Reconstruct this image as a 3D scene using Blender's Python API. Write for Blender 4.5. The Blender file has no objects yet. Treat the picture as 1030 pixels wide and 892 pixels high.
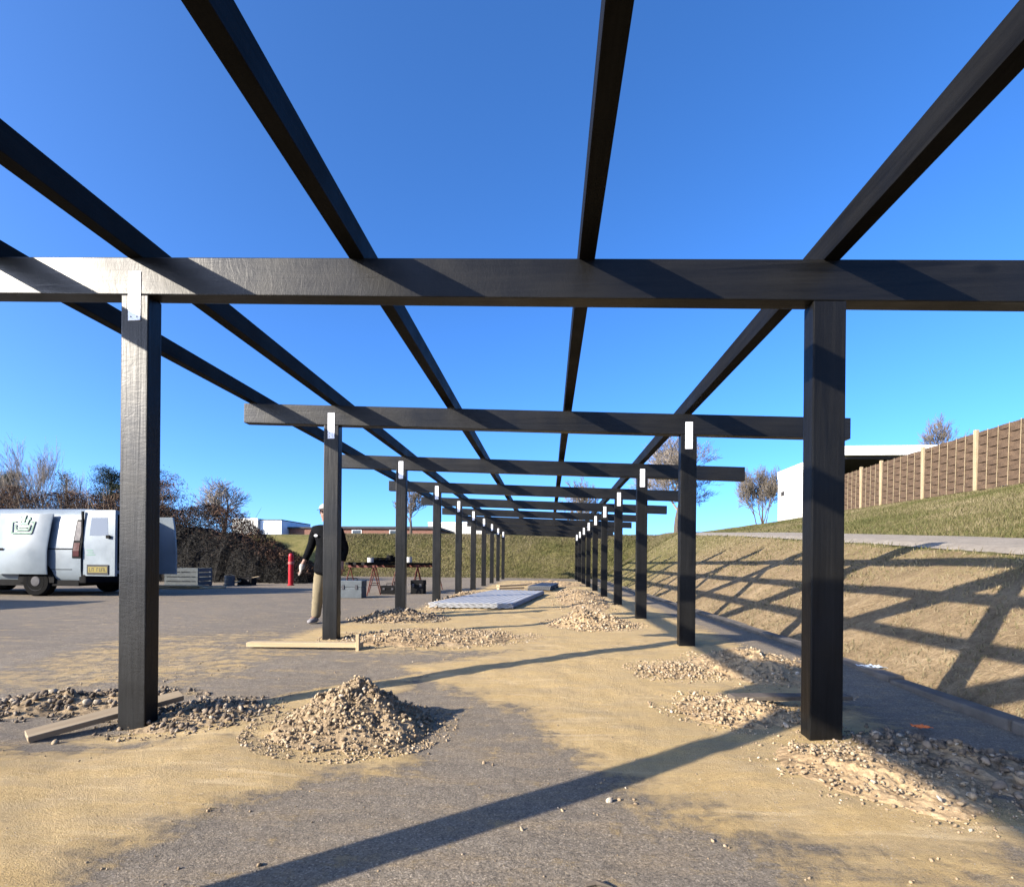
import bpy, bmesh, math, random
import numpy as np
from mathutils import Vector, Matrix
R = math.radians
random.seed(7); RNG = np.random.default_rng(7)
SC = bpy.context.scene
COL = SC.collection

# ------------------------------------------------------------------ helpers
def tag(o, label=None, cat=None, group=None, kind=None):
    if label: o['label'] = label
    if cat: o['category'] = cat
    if group: o['group'] = group
    if kind: o['kind'] = kind
    return o

def empty(name, loc=(0, 0, 0), rz=0, **k):
    o = bpy.data.objects.new(name, None); COL.objects.link(o)
    o.location = loc; o.rotation_euler = (0, 0, rz); o.empty_display_size = .2
    return tag(o, **k)

def link_mesh(name, me, mats, parent=None, loc=None, smooth=False):
    if not isinstance(mats, (list, tuple)): mats = [mats]
    for m in mats: me.materials.append(m)
    if smooth: me.polygons.foreach_set('use_smooth', np.ones(len(me.polygons), bool))
    o = bpy.data.objects.new(name, me); COL.objects.link(o)
    if parent: o.parent = parent
    if loc: o.location = loc
    return o

def np_mesh(name, V, F, attr=None, mi=None):
    """V (n,3), F (m,k) uniform polygons"""
    me = bpy.data.meshes.new(name)
    n, (m, k) = len(V), F.shape
    me.vertices.add(n); me.vertices.foreach_set('co', np.asarray(V, np.float32).ravel())
    me.loops.add(m*k); me.loops.foreach_set('vertex_index', np.asarray(F, np.int32).ravel())
    me.polygons.add(m); me.polygons.foreach_set('loop_start', np.arange(0, m*k, k, dtype=np.int32))
    if mi is not None: me.polygons.foreach_set('material_index', np.asarray(mi, np.int32))
    me.update(calc_edges=True)
    if attr:
        for a, val in attr.items():
            at = me.attributes.new(a, 'FLOAT', 'POINT'); at.data.foreach_set('value', np.asarray(val, np.float32))
    me.validate()
    return me

class MB:
    def __init__(s): s.v = []; s.f = []; s.m = []
    def add(s, V, F, m=0):
        b = len(s.v); s.v += [tuple(p) for p in V]
        for f in F: s.f.append(tuple(b+i for i in f)); s.m.append(m)
    def box(s, lo, hi, m=0, bev=0, seg=1, M=None):
        bm = bmesh.new(); bmesh.ops.create_cube(bm, size=1)
        for v in bm.verts:
            v.co = Vector([lo[i]+(v.co[i]+.5)*(hi[i]-lo[i]) for i in range(3)])
        if bev: bmesh.ops.bevel(bm, geom=bm.edges[:], offset=bev, segments=seg, affect='EDGES', profile=.6)
        if M is not None: bm.transform(M)
        s.bm(bm, m)
    def bm(s, bm, m=0):
        bm.verts.index_update()
        s.add([v.co[:] for v in bm.verts], [[v.index for v in f.verts] for f in bm.faces], m); bm.free()
    def hexa(s, P, m=0, bev=0):
        """8 corners, bottom ring then top ring"""
        bm = bmesh.new(); vs = [bm.verts.new(p) for p in P]
        for f in ((3, 2, 1, 0), (4, 5, 6, 7), (0, 1, 5, 4), (1, 2, 6, 5), (2, 3, 7, 6), (3, 0, 4, 7)): bm.faces.new([vs[i] for i in f])
        bmesh.ops.recalc_face_normals(bm, faces=bm.faces[:])
        if bev: bmesh.ops.bevel(bm, geom=bm.edges[:], offset=bev, segments=2, affect='EDGES', profile=.6)
        s.bm(bm, m)
    def tube(s, pts, radii, n=8, m=0, cap=True):
        pts = [Vector(p) for p in pts]; rings = []
        up = Vector((0, 0, 1))
        V = []; F = []
        for i, p in enumerate(pts):
            d = (pts[min(i+1, len(pts)-1)]-pts[max(i-1, 0)]).normalized()
            a = d.cross(up if abs(d.z) < .95 else Vector((1, 0, 0))).normalized(); b = d.cross(a)
            r = radii[i] if isinstance(radii, (list, tuple)) else radii
            for k in range(n):
                t = 2*math.pi*k/n; V.append(p+(a*math.cos(t)+b*math.sin(t))*r)
        for i in range(len(pts)-1):
            for k in range(n):
                F.append((i*n+k, i*n+(k+1) % n, (i+1)*n+(k+1) % n, (i+1)*n+k))
        if cap: F.append(tuple(range(n))[::-1]); F.append(tuple((len(pts)-1)*n+k for k in range(n)))
        s.add(V, F, m)
    def lathe(s, prof, c=(0, 0, 0), n=20, m=0):
        V = []; F = []
        for r, z in prof:
            for k in range(n):
                t = 2*math.pi*k/n; V.append((c[0]+r*math.cos(t), c[1]+r*math.sin(t), c[2]+z))
        for i in range(len(prof)-1):
            for k in range(n): F.append((i*n+k, i*n+(k+1) % n, (i+1)*n+(k+1) % n, (i+1)*n+k))
        F.append(tuple(range(n))[::-1]); F.append(tuple((len(prof)-1)*n+k for k in range(n)))
        s.add(V, F, m)
    def build(s, name, mats, parent=None, loc=None, smooth=False):
        me = bpy.data.meshes.new(name); me.from_pydata(s.v, [], s.f); me.polygons.foreach_set('material_index', s.m); me.update()
        return link_mesh(name, me, mats, parent, loc, smooth)

def copy_tree(o, parent=None):
    c = o.copy(); COL.objects.link(c)
    if parent: c.parent = parent
    for ch in list(o.children): copy_tree(ch, c)
    return c

# numpy value noise
def _h(i, j, s):
    x = (i.astype(np.int64)*374761393 + j.astype(np.int64)*668265263 + s*1442695) & 0x7fffffff
    x = ((x ^ (x >> 13))*1274126177) & 0x7fffffff
    return ((x ^ (x >> 16)) & 0xffff)/65535.
def noise(x, y, s=0):
    x = np.asarray(x, float); y = np.asarray(y, float)
    i = np.floor(x); j = np.floor(y); u = x-i; v = y-j
    u = u*u*(3-2*u); v = v*v*(3-2*v)
    return (_h(i, j, s)*(1-u)+_h(i+1, j, s)*u)*(1-v)+(_h(i, j+1, s)*(1-u)+_h(i+1, j+1, s)*u)*v
def fbm(x, y, s=0, o=4):
    a = .5; t = 0; n = 0
    for k in range(o): t = t+a*noise(x*2**k+17.3*k, y*2**k-9.1*k, s+k); n += a; a *= .5
    return t/n
def ss(x): x = np.clip(x, 0, 1); return x*x*(3-2*x)

# ------------------------------------------------------------------ materials
class NT:
    def __init__(s, name):
        s.mat = bpy.data.materials.new(name); s.mat.use_nodes = True; s.t = s.mat.node_tree
        s.b = s.t.nodes['Principled BSDF']; s.o = s.t.nodes['Material Output']
    def n(s, typ, **k):
        nd = s.t.nodes.new(typ)
        for a, v in k.items():
            if a.startswith('i_'):
                key = a[2:]; key = int(key) if key.isdigit() else key.replace('_', ' ')
                nd.inputs[key].default_value = v
            else: setattr(nd, a, v)
        return nd
    def l(s, a, b): s.t.links.new(a, b)
    def ramp(s, fac, stops, interp='LINEAR'):
        r = s.n('ShaderNodeValToRGB'); r.color_ramp.interpolation = interp
        e = r.color_ramp.elements
        while len(e) < len(stops): e.new(.5)
        for q, (p, c) in zip(e, stops):
            q.position = p; q.color = (c, c, c, 1) if isinstance(c, (int, float)) else (*c, 1)
        s.l(fac, r.inputs[0]); return r.outputs[0]
    def mix(s, f, a, b, mode='MIX'):
        m = s.n('ShaderNodeMix', data_type='RGBA', blend_type=mode)
        for sock, v in ((m.inputs[0], f), (m.inputs[6], a), (m.inputs[7], b)):
            if hasattr(v, 'is_output'): s.l(v, sock)
            elif isinstance(v, (int, float)): sock.default_value = v if sock == m.inputs[0] else (v, v, v, 1)
            else: sock.default_value = (*v, 1)
        return m.outputs[2]
    def math(s, op, a, b=0.):
        m = s.n('ShaderNodeMath', operation=op)
        for i, v in enumerate((a, b)):
            if hasattr(v, 'is_output'): s.l(v, m.inputs[i])
            else: m.inputs[i].default_value = v
        return m.outputs[0]
    def coord(s, scale=(1, 1, 1), kind='Object', rnd=False):
        tc = s.n('ShaderNodeTexCoord'); out = tc.outputs[kind]
        if rnd:
            oi = s.n('ShaderNodeObjectInfo'); ad = s.n('ShaderNodeVectorMath', operation='MULTIPLY_ADD')
            s.l(oi.outputs['Random'], ad.inputs[0]); ad.inputs[1].default_value = (37, 53, 71); s.l(out, ad.inputs[2]); out = ad.outputs[0]
        mp = s.n('ShaderNodeMapping'); mp.inputs['Scale'].default_value = scale; s.l(out, mp.inputs[0]); return mp.outputs[0]
    def noise(s, co, scale, detail=4, rough=.55, dist=0):
        t = s.n('ShaderNodeTexNoise'); s.l(co, t.inputs['Vector'])
        t.inputs['Scale'].default_value = scale; t.inputs['Detail'].default_value = detail
        t.inputs['Roughness'].default_value = rough; t.inputs['Distortion'].default_value = dist
        return t.outputs[0]
    def voro(s, co, scale, feature='F1', out=0):
        t = s.n('ShaderNodeTexVoronoi', feature=feature); s.l(co, t.inputs['Vector']); t.inputs['Scale'].default_value = scale
        return t.outputs[out]
    def attr(s, name):
        a = s.n('ShaderNodeAttribute', attribute_name=name); return a.outputs['Fac']
    def bump(s, h, strength=.5, dist=.01, prev=None):
        b = s.n('ShaderNodeBump'); b.inputs['Strength'].default_value = strength; b.inputs['Distance'].default_value = dist
        s.l(h, b.inputs['Height'])
        if prev is not None: s.l(prev, b.inputs['Normal'])
        return b.outputs[0]
    def set(s, col=None, rough=None, norm=None, **k):
        for key, v in (('Base Color', col), ('Roughness', rough), ('Normal', norm), *[(a.replace('_', ' '), v) for a, v in k.items()]):
            if v is None: continue
            sock = s.b.inputs[key]
            if hasattr(v, 'is_output'): s.l(v, sock)
            elif key == 'Base Color': sock.default_value = (*v, 1)
            else: sock.default_value = v
        return s.mat

def plain(name, col, rough=.6, var=.25, scale=6, bump=.0, metallic=0., coat=0., spec=.22):
    t = NT(name); co = t.coord(rnd=True); n = t.noise(co, scale, 5)
    c = t.ramp(n, [(.3, tuple(x*(1-var) for x in col)), (.7, tuple(min(1, x*(1+var)) for x in col))])
    nm = t.bump(t.noise(co, scale*8, 3), bump, .01) if bump else None
    rr = t.ramp(t.noise(co, scale*2, 3), [(.3, max(.02, rough-.08)), (.7, min(1, rough+.08))])
    return t.set(c, rr, nm, Metallic=metallic, Coat_Weight=coat, Coat_Roughness=.08, Specular_IOR_Level=spec)

def wood(name, axis, dark, light, rough=.42, bands=True, spec=.5, rnd=True):
    t = NT(name)
    sc = [9., 9., 9.]; sc[axis] = .55
    sf = [70., 70., 70.]; sf[axis] = 2.2
    co = t.coord(tuple(sc), rnd=rnd); cf = t.coord(tuple(sf), rnd=rnd); c1 = t.coord((1, 1, 1), rnd=rnd)
    g = t.noise(co, 1.6, 6, .6, .8); fine = t.noise(cf, 1, 4, .6, .3)
    patch = t.noise(c1, 2.2, 4)
    f = t.math('ADD', t.math('MULTIPLY', g, .5), t.math('ADD', t.math('MULTIPLY', fine, .3), t.math('MULTIPLY', patch, .2)))
    col = t.ramp(f, [(.33, dark), (.5, tuple((a+b)/2 for a, b in zip(dark, light))), (.68, light)])
    # knots
    ks = [3.2, 3.2, 3.2]; ks[axis] = 1.5
    kd = t.voro(t.coord(tuple(ks), rnd=rnd), 1.)
    kn = t.ramp(kd, [(.05, 1.), (.11, 0.)])
    col = t.mix(t.math('MULTIPLY', kn, .6), col, tuple(x*.45 for x in dark))
    # drying checks
    cs = [16., 16., 16.]; cs[axis] = .5
    ck = t.ramp(t.noise(t.coord(tuple(cs), rnd=rnd), 1, 2, .5), [(.70, 0.), (.73, 1.)])
    col = t.mix(t.math('MULTIPLY', ck, .5), col, tuple(x*.3 for x in dark))
    nrm = t.bump(fine, .16, .004); nrm = t.bump(g, .35, .008, nrm)
    if bands:   # marks of the saw across the grain
        bs = [9., 9., 9.]; bs[axis] = 24.
        nrm = t.bump(t.noise(t.coord(tuple(bs), rnd=rnd), 1, 4, .65, 2.2), .13, .007, nrm)
    nrm = t.bump(ck, -.35, .006, nrm)
    rr = t.ramp(t.noise(c1, 3, 4), [(.3, rough-.07), (.7, rough+.1)])
    return t.set(col, rr, nrm, Specular_IOR_Level=spec)

BW = [wood('black stained wood %s' % 'xyz'[a], a, (.0020, .0020, .0021), (.0095, .0092, .0085), .37, spec=.20) for a in range(3)]
BW[0] = wood('black stained beam wood', 0, (.0020, .0020, .0021), (.0095, .0092, .0085), .38, spec=.23)
BW[1] = wood('black stained joist wood', 1, (.0020, .0020, .0021), (.0095, .0092, .0085), .58, spec=.07)
RAW = [wood('raw pine %s' % 'xyz'[a], a, (.24, .175, .095), (.42, .32, .19), .7, False, .3) for a in range(3)]
GREYW = wood('weathered board', 1, (.17, .128, .082), (.34, .275, .185), .8, False, .2)
DARKW = wood('dark board', 0, (.05, .04, .03), (.12, .10, .08), .8, False, .2)
POSTW = wood('pressure treated fence post', 2, (.20, .155, .09), (.33, .265, .17), .8, False, .2)
SLATW = wood('brown fence slat', 1, (.048, .031, .020), (.118, .079, .050), .8, False, .2)
STEEL = plain('galvanised plate', (.66, .67, .69), .45, .06, 20, .02, .2)
WHITEP = plain('white van paint', (.150, .176, .194), .38, .16, 1.6, 0, 0, .08)
GLASS = NT('dark glass').set((.02, .025, .03), .06)
BLACKP = plain('black plastic', (.006, .006, .0064), .7, .2, 10, spec=.06)
TYRE = plain('tyre rubber', (.006, .006, .006), .9, .2, 10, spec=.05)
RIM = plain('steel rim', (.05, .05, .055), .65, .1, 10, 0, .6)
REDL = plain('red lamp lens', (.035, .002, .004), .5, .1, spec=.1)
CLEARL = plain('clear lamp lens', (.075, .07, .075), .5, .06, spec=.1)
PLATE = plain('yellow number plate', (.15, .12, .025), .6, .05)
INK = plain('black print', (.02, .02, .02), .6, .1)
GREEN = plain('green print', (.012, .085, .055), .5, .1)
PALEG = plain('pale green print', (.09, .20, .14), .5, .1)
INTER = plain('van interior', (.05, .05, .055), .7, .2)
REDP = plain('red bollard paint', (.26, .008, .014), .4, .12, 8)
REDS = plain('red trestle paint', (.07, .018, .012), .7, .3, 10)
WHITEW = plain('white render', (.42, .405, .37), .85, .04, 1.5, .05)
WHITESHADE = plain('shaded white render', (.55, .60, .66), .7, .05, 1.5)  # shaded side of a white wall, shade put into the bluish colour
FASCIA = plain('white fascia board', (.80, .80, .78), .5, .04, 1.5)
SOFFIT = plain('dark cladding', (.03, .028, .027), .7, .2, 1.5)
ROOFM = plain('dark roof felt', (.035, .035, .038), .8, .2, 2)
CONC = plain('kerb concrete', (.10, .088, .074), .95, .3, 7, .5)
TIN = plain('white tin', (.33, .33, .32), .4, .05)
GREYBOX = plain('grey plastic crate', (.062, .072, .078), .5, .15)
ORANGE = plain('orange plastic', (.70, .16, .03), .5, .15)
PALEBLUE = plain('pale blue plastic film', (.30, .36, .42), .4, .15)
SKIN = plain('skin', (.20, .118, .085), .5, .08, 20)
JACKET = plain('black work jacket', (.004, .0043, .0052), .95, .35, 14, .5, spec=.06)
KHAKI = plain('khaki work trousers', (.155, .127, .078), .88, .12, 12, .3)
CAPM = plain('white cap', (.28, .275, .262), .8, .05, 12)
SHOE = plain('grey shoe', (.16, .15, .15), .7, .2)
GLOVE = plain('pale glove', (.24, .22, .195), .7, .1)
HAIR = plain('fair hair', (.12, .095, .07), .7, .15)
EYE = plain('eye', (.05, .04, .035), .2, .1)
SHINGLE = plain('roof sheet', (.34, .345, .35), .55, .12, 3, .04, .1)

def brick_mat():
    t = NT('brown brick'); co = t.coord((1, 1, 1))
    b = t.n('ShaderNodeTexBrick', i_Scale=4.0); mp = t.n('ShaderNodeMapping'); mp.inputs['Rotation'].default_value = (R(90), 0, 0); t.l(co, mp.inputs[0]); t.l(mp.outputs[0], b.inputs[0])
    b.inputs['Color1'].default_value = (.15, .05, .028, 1); b.inputs['Color2'].default_value = (.10, .035, .022, 1); b.inputs['Mortar'].default_value = (.2, .16, .13, 1)
    c = t.mix(t.ramp(t.noise(co, .8, 4), [(.3, 0.), (.7, .35)]), b.outputs[0], (.12, .05, .035))
    return t.set(c, .9)
BRICK = brick_mat()

def ground_mat():
    t = NT('worn asphalt with sand'); co = t.coord((1, 1, 1))
    # asphalt: aggregate, patches, dust
    agg = t.voro(co, 190, out=1); ag = t.n('ShaderNodeSeparateColor'); t.l(agg, ag.inputs[0]); aggv = ag.outputs[0]
    fine = t.noise(co, 220, 3, .7); med = t.noise(co, 14, 6, .65); big = t.noise(co, 1.3, 5, .6); huge = t.noise(co, .35, 4)
    st = t.noise(t.coord((1.2, 5.5, 1)), 1.6, 5, .65, .6)
    a = t.ramp(med, [(.34, (.146, .121, .090)), (.52, (.180, .150, .112)), (.70, (.216, .181, .136))])
    a = t.mix(t.ramp(huge, [(.35, 0.), (.6, .35)]), a, (.078, .067, .055))
    a = t.mix(t.ramp(st, [(.46, 0.), (.66, .75)]), a, (.215, .168, .112))
    spk = t.ramp(aggv, [(0., .60), (.35, .88), (.7, 1.04), (.93, 1.3), (1., 1.75)])
    a = t.mix(1., a, spk, 'MULTIPLY')
    crumbs = t.ramp(t.noise(co, 75, 3, .65), [(.62, 0.), (.69, 1.)])
    a = t.mix(t.math('MULTIPLY', crumbs, t.ramp(big, [(.38, .25), (.6, .9)])), a, (.33, .26, .17))
    pits = t.ramp(t.noise(co, 95, 3, .65), [(.31, 1.), (.40, 0.)])
    a = t.mix(t.math('MULTIPLY', pits, .75), a, (.03, .026, .022))
    # sand
    sn = t.noise(co, 300, 2, .7); sm = t.noise(co, 30, 6, .72); sb = t.noise(t.coord((1, 3.2, 1)), 2.2, 6, .65, .4)
    sand = t.ramp(t.math('ADD', t.math('MULTIPLY', sn, .42), t.math('ADD', t.math('MULTIPLY', sm, .33), t.math('MULTIPLY', sb, .25))),
                  [(.32, (.235, .162, .078)), (.48, (.395, .278, .122)), (.64, (.515, .385, .185))])
    sand = t.mix(t.ramp(sb, [(.42, 0.), (.62, .5)]), sand, (.285, .215, .125))
    sand = t.mix(t.ramp(st, [(.40, .45), (.52, 0.)]), sand, (.30, .225, .128))
    sand = t.mix(t.ramp(t.noise(t.coord((.9, 7, 1)), 2.1, 5, .6, .5), [(.56, 0.), (.68, .5)]), sand, (.52, .40, .235))
    grit = t.ramp(t.voro(co, 85), [(.16, 1.), (.26, 0.)]); gsel = t.ramp(t.noise(co, 9, 4, .6), [(.5, 0.), (.64, .75)])
    sand = t.mix(t.math('MULTIPLY', grit, gsel), sand, (.44, .39, .31))
    dk = t.ramp(t.voro(co, 47), [(.10, 1.), (.17, 0.)])
    sand = t.mix(t.math('MULTIPLY', dk, t.math('MULTIPLY', gsel, .8)), sand, (.10, .08, .058))
    m = t.math('ADD', t.attr('sand'), t.math('MULTIPLY', t.math('SUBTRACT', med, .5), 1.1))
    m = t.math('ADD', m, t.math('MULTIPLY', t.math('SUBTRACT', st, .5), 1.0))
    m = t.math('ADD', m, t.math('MULTIPLY', t.math('SUBTRACT', t.noise(co, 5, 5, .7), .5), .9))
    m = t.math('ADD', m, t.math('MULTIPLY', t.math('SUBTRACT', fine, .5), .55))
    m = t.ramp(m, [(.30, 0.), (.48, .50), (.68, 1.)])
    col = t.mix(m, a, sand)
    h = t.math('ADD', t.math('MULTIPLY', aggv, .35), t.math('ADD', t.math('MULTIPLY', fine, .5), med))
    nrm = t.bump(h, .8, .010); nrm = t.bump(t.math('MULTIPLY', t.noise(co, 55, 5, .75), m), .5, .012, nrm)
    return t.set(col, .92, nrm, Specular_IOR_Level=.25)
GROUND = ground_mat()

def soil_mat(name, c0, c1, c2):
    t = NT(name); co = t.coord()
    n = t.math('ADD', t.math('MULTIPLY', t.noise(co, 30, 6, .7), .6), t.math('MULTIPLY', t.noise(co, 5, 4), .4))
    col = t.ramp(n, [(.34, c0), (.5, c1), (.66, c2)])
    nrm = t.bump(t.noise(co, 60, 5, .75), .7, .009); nrm = t.bump(t.noise(co, 160, 4, .7), .6, .004, nrm)
    return t.set(col, .95, nrm, Specular_IOR_Level=.15)
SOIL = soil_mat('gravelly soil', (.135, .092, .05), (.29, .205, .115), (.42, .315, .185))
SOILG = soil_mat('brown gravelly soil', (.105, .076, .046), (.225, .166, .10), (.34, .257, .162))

def stone_mat(name, stops):
    t = NT(name); co = t.coord(); tint = t.attr('tint')
    c = t.ramp(tint, stops)
    c = t.mix(t.ramp(t.noise(co, 55, 5, .7), [(.38, .65), (.62, 0.)]), c, (.20, .15, .10))
    return t.set(c, .9, t.bump(t.noise(co, 70, 5, .7), .6, .01), Specular_IOR_Level=.2)
STONE = stone_mat('sandy stones', [(0, (.12, .09, .058)), (.3, (.225, .165, .10)), (.7, (.32, .242, .148)), (.95, (.39, .31, .205)), (1, (.48, .43, .35))])
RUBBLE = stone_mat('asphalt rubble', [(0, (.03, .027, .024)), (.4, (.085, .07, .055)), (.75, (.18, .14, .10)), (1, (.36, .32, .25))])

def bank_mat():
    t = NT('dry grass bank'); co = t.coord()
    g = t.attr('grass')
    n1 = t.noise(co, 2.2, 6, .65); n2 = t.noise(co, 18, 5, .7); n3 = t.noise(co, 90, 3, .7)
    f = t.math('ADD', t.math('MULTIPLY', n1, .35), t.math('ADD', t.math('MULTIPLY', n2, .4), t.math('MULTIPLY', n3, .25)))
    gr = t.ramp(f, [(.32, (.04, .042, .012)), (.45, (.085, .082, .026)), (.56, (.145, .122, .05)), (.70, (.21, .17, .085))])
    di = t.ramp(f, [(.33, (.075, .052, .030)), (.45, (.155, .112, .064)), (.55, (.225, .166, .098)), (.66, (.34, .27, .17))])
    m = t.math('ADD', g, t.math('MULTIPLY', t.math('SUBTRACT', n2, .5), 1.3))
    m = t.ramp(m, [(.35, 0.), (.65, 1.)])
    nrm = t.bump(n2, .7, .06); nrm = t.bump(n3, .6, .02, nrm)
    return t.set(t.mix(m, di, gr), .95, nrm, Specular_IOR_Level=.1)
BANK = bank_mat()

def blade_mat():
    t = NT('grass blades'); tint = t.attr('tint')
    c = t.ramp(tint, [(0, (.028, .033, .009)), (.35, (.058, .06, .019)), (.65, (.100, .084, .042)), (1, (.165, .135, .082))])
    return t.set(c, .8, Specular_IOR_Level=.15)
BLADE = blade_mat()
PATHM = soil_mat('gravel path', (.145, .125, .10), (.215, .188, .152), (.285, .25, .20))

def leaf_mat(name, stops):
    t = NT(name); return t.set(t.ramp(t.attr('tint'), stops), .8, Specular_IOR_Level=.2)
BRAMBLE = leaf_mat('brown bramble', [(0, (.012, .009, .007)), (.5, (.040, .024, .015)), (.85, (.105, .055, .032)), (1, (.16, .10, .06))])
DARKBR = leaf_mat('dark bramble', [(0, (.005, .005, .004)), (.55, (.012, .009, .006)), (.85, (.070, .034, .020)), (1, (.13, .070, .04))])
PINE = leaf_mat('pine needles', [(0, (.008, .014, .006)), (.6, (.022, .032, .013)), (1, (.055, .065, .028))])
POPLAR = leaf_mat('shrub leaves', [(0, (.01, .018, .006)), (1, (.05, .07, .02))])
BARK = plain('grey brown bark', (.07, .056, .045), .9, .3, 12, .5)
TWIG = plain('grey twigs', (.115, .098, .080), .9, .25, 12)
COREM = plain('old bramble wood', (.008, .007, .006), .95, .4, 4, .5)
PALETWIG = plain('pale twigs', (.17, .145, .12), .9, .25, 12)
BIRCH = plain('pale bark', (.15, .115, .08), .85, .3, 12)

# ------------------------------------------------------------------ terrain
LOT_X = 2.60
def pip(x, y, poly):
    inside = np.zeros(x.shape, bool); dist = np.full(x.shape, 1e9); n = len(poly)
    for k in range(n):
        x1, y1 = poly[k]; x2, y2 = poly[(k+1) % n]
        c = ((y1 > y) != (y2 > y)) & (x < (x2-x1)*(y-y1)/(y2-y1+1e-12)+x1); inside ^= c
        dx, dy = x2-x1, y2-y1; t = np.clip(((x-x1)*dx+(y-y1)*dy)/(dx*dx+dy*dy+1e-12), 0, 1)
        dist = np.minimum(dist, np.hypot(x-x1-t*dx, y-y1-t*dy))
    return np.where(inside, dist, -dist)
SAND = [  # (polygon on the ground in metres, softness, strength)
    ([(-3.6, 2.25), (-2.64, 2.3), (-2.12, 2.35), (-1.76, 2.6), (-1.47, 2.47), (-.66, 2.36), (-.62, 2.2), (-.9, 2.02), (-1.17, 1.80), (-1.25, 1.53), (-1.33, 1.28), (-1.6, .9), (-3.6, .6)], .55, 1.),
    ([(-2.5, 2.5), (-2.0, 2.82), (-1.52, 3.47), (-1.0, 3.95), (-.9, 3.5), (-1.2, 3.0), (-.7, 2.6), (-1.69, 2.4)], .28, .85),
    ([(-1.22, 4.11), (-.46, 4.74), (1.04, 6.07), (1.9, 5.4), (1.9, 3.79), (1.75, 2.45), (1.66, 1.82), (1.2, 1.56), (.75, 1.59), (.61, 1.85), (.34, 1.98), (.05, 2.52), (-.18, 3.15), (-.75, 3.55)], .6, 1.),
    ([(.66, 1.75), (1.5, 1.9), (1.5, 1.5), (1.0, 1.2), (.75, 1.35)], .25, .55),
    ([(-2.9, 5.0), (-2.78, 6.63), (-2.4, 7.79), (-2.3, 9.16), (-2.0, 24), (1.8, 24), (2.0, 9.81), (2.0, 5.36), (-.44, 4.78), (-1.53, 4.6)], .7, .92),
    ([(-4.3, 3.0), (-2.4, 3.3), (-2.05, 4.6), (-3.1, 5.0), (-2.9, 6.0), (-4.6, 5.4)], .9, .46),
]
def sand_at(x, y):
    m = np.full(x.shape, .16)
    wx = x+.28*(fbm(x*2.3, y*2.3, 5)-.5); wy = y+.28*(fbm(x*2.3+40, y*2.3, 6)-.5)
    for poly, soft, st in SAND:
        m = np.maximum(m, st*ss((pip(wx, wy, poly)+soft*.5)/soft))
    return m
def zlot(x, y, sand=None):
    z = .065*ss((y-2.7)/2.4)
    z = z-.05*np.exp(-(((x+2.35)/.6)**2+((y-2.5)/.5)**2))+.012*np.exp(-(((x-1.4)/.6)**2+((y-2.6)/.6)**2))
    if sand is not None: z = z+.014*sand+sand*.032*(fbm(x*2.2, y*2.2, 11)-.5)+sand*.016*(fbm(x*9, y*9, 12, 5)-.5)
    return z+.005*(fbm(x*1.4, y*1.4, 13)-.5)

def zc_at(y): return np.interp(y, [-50, 4, 8, 15, 25, 32, 60], [.92, .92, 1.22, 1.70, 2.3, 2.7, 3.2])
FOOT = 2.66
def H(x, y):
    zc = zc_at(y); xc = FOOT+.08+zc/.62
    fx = 13+.127*(y-14); fz = np.minimum(3.2+.033*(y-15), 4.2); zp = zc+.06*1.6; xp = xc+1.6
    up = zp+(fz-zp)*np.clip((x-xp)/(fx-xp), 0, 1)
    slope = (x-FOOT-.08)*.62
    rb = np.where(x < xc, np.maximum(slope, 0), np.where(x < xp, zc+.06*(x-xc), up))
    rb = np.where(x > fx, fz+.02*(x-fx), rb)
    rb = np.where(x < FOOT+.08, -.25, rb)
    tb = np.clip((y-27.6)/5.5, 0, 1); fb = -.05+2.72*tb*tb*(3-2*tb)*1.0+.02*np.clip(y-34, 0, 60)
    fb = np.where(y < 27.3, -.25, fb)
    return np.maximum(rb, fb)

def axis(segs):
    out = []
    for a, b, st in segs: out += list(np.arange(a, b, st))
    out.append(segs[-1][1]); return np.array(out)
def grid(name, xs, ys, zf):
    X, Y = np.meshgrid(xs, ys); nx, ny = len(xs), len(ys)
    i = np.arange(ny-1)[:, None]*nx+np.arange(nx-1)[None, :]
    F = np.stack([i, i+1, i+nx+1, i+nx], -1).reshape(-1, 4)
    return X.ravel(), Y.ravel(), F

xs = axis([(-70, -20, 4), (-20, -8, .6), (-8, -4, .15), (-4, LOT_X, .035)]); ys = axis([(-25, -4, 2), (-4, .8, .2), (.8, 6, .035), (6, 10, .08), (10, 28.6, .3)])
x, y, F = grid('lot', xs, ys, None); sa = sand_at(x, y)
me = np_mesh('asphalt_lot', np.stack([x, y, zlot(x, y, sa)], 1), F, {'sand': sa})
tag(link_mesh('asphalt_lot', me, GROUND, smooth=True), kind='structure')

xs = axis([(-400, -60, 40), (-60, -10, 1.5), (-10, 2.64, .6), (2.64, 6, .06), (6, 20, .25), (20, 60, 2), (60, 400, 40)])
ys = axis([(-60, 0, 4), (0, 9, .07), (9, 36, .25), (36, 80, 2), (80, 700, 40)])
x, y, F = grid('bank', xs, ys, None); z = H(x, y)
z = z+np.where(z > -.2, .06*(fbm(x*1.2, y*1.2, 21)-.5)+.05*(fbm(x*5, y*5, 22)-.5), 0)*np.clip((x-2.64)*3+np.clip(y-27.5, 0, 1)*9, 0, 1)
zc = zc_at(y); xc = FOOT+.08+zc/.62
gr = np.where(x < xc, np.clip(.24+.32*ss((x-FOOT)/(xc-FOOT)-.35)+.45*ss((y-12)/10), 0, 1), 1.)
gr = np.where(y > 27.4, 1., gr)
me = np_mesh('grass_bank', np.stack([x, y, z], 1), F, {'grass': gr})
tag(link_mesh('grass_bank', me, BANK, smooth=True), kind='structure')

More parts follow.
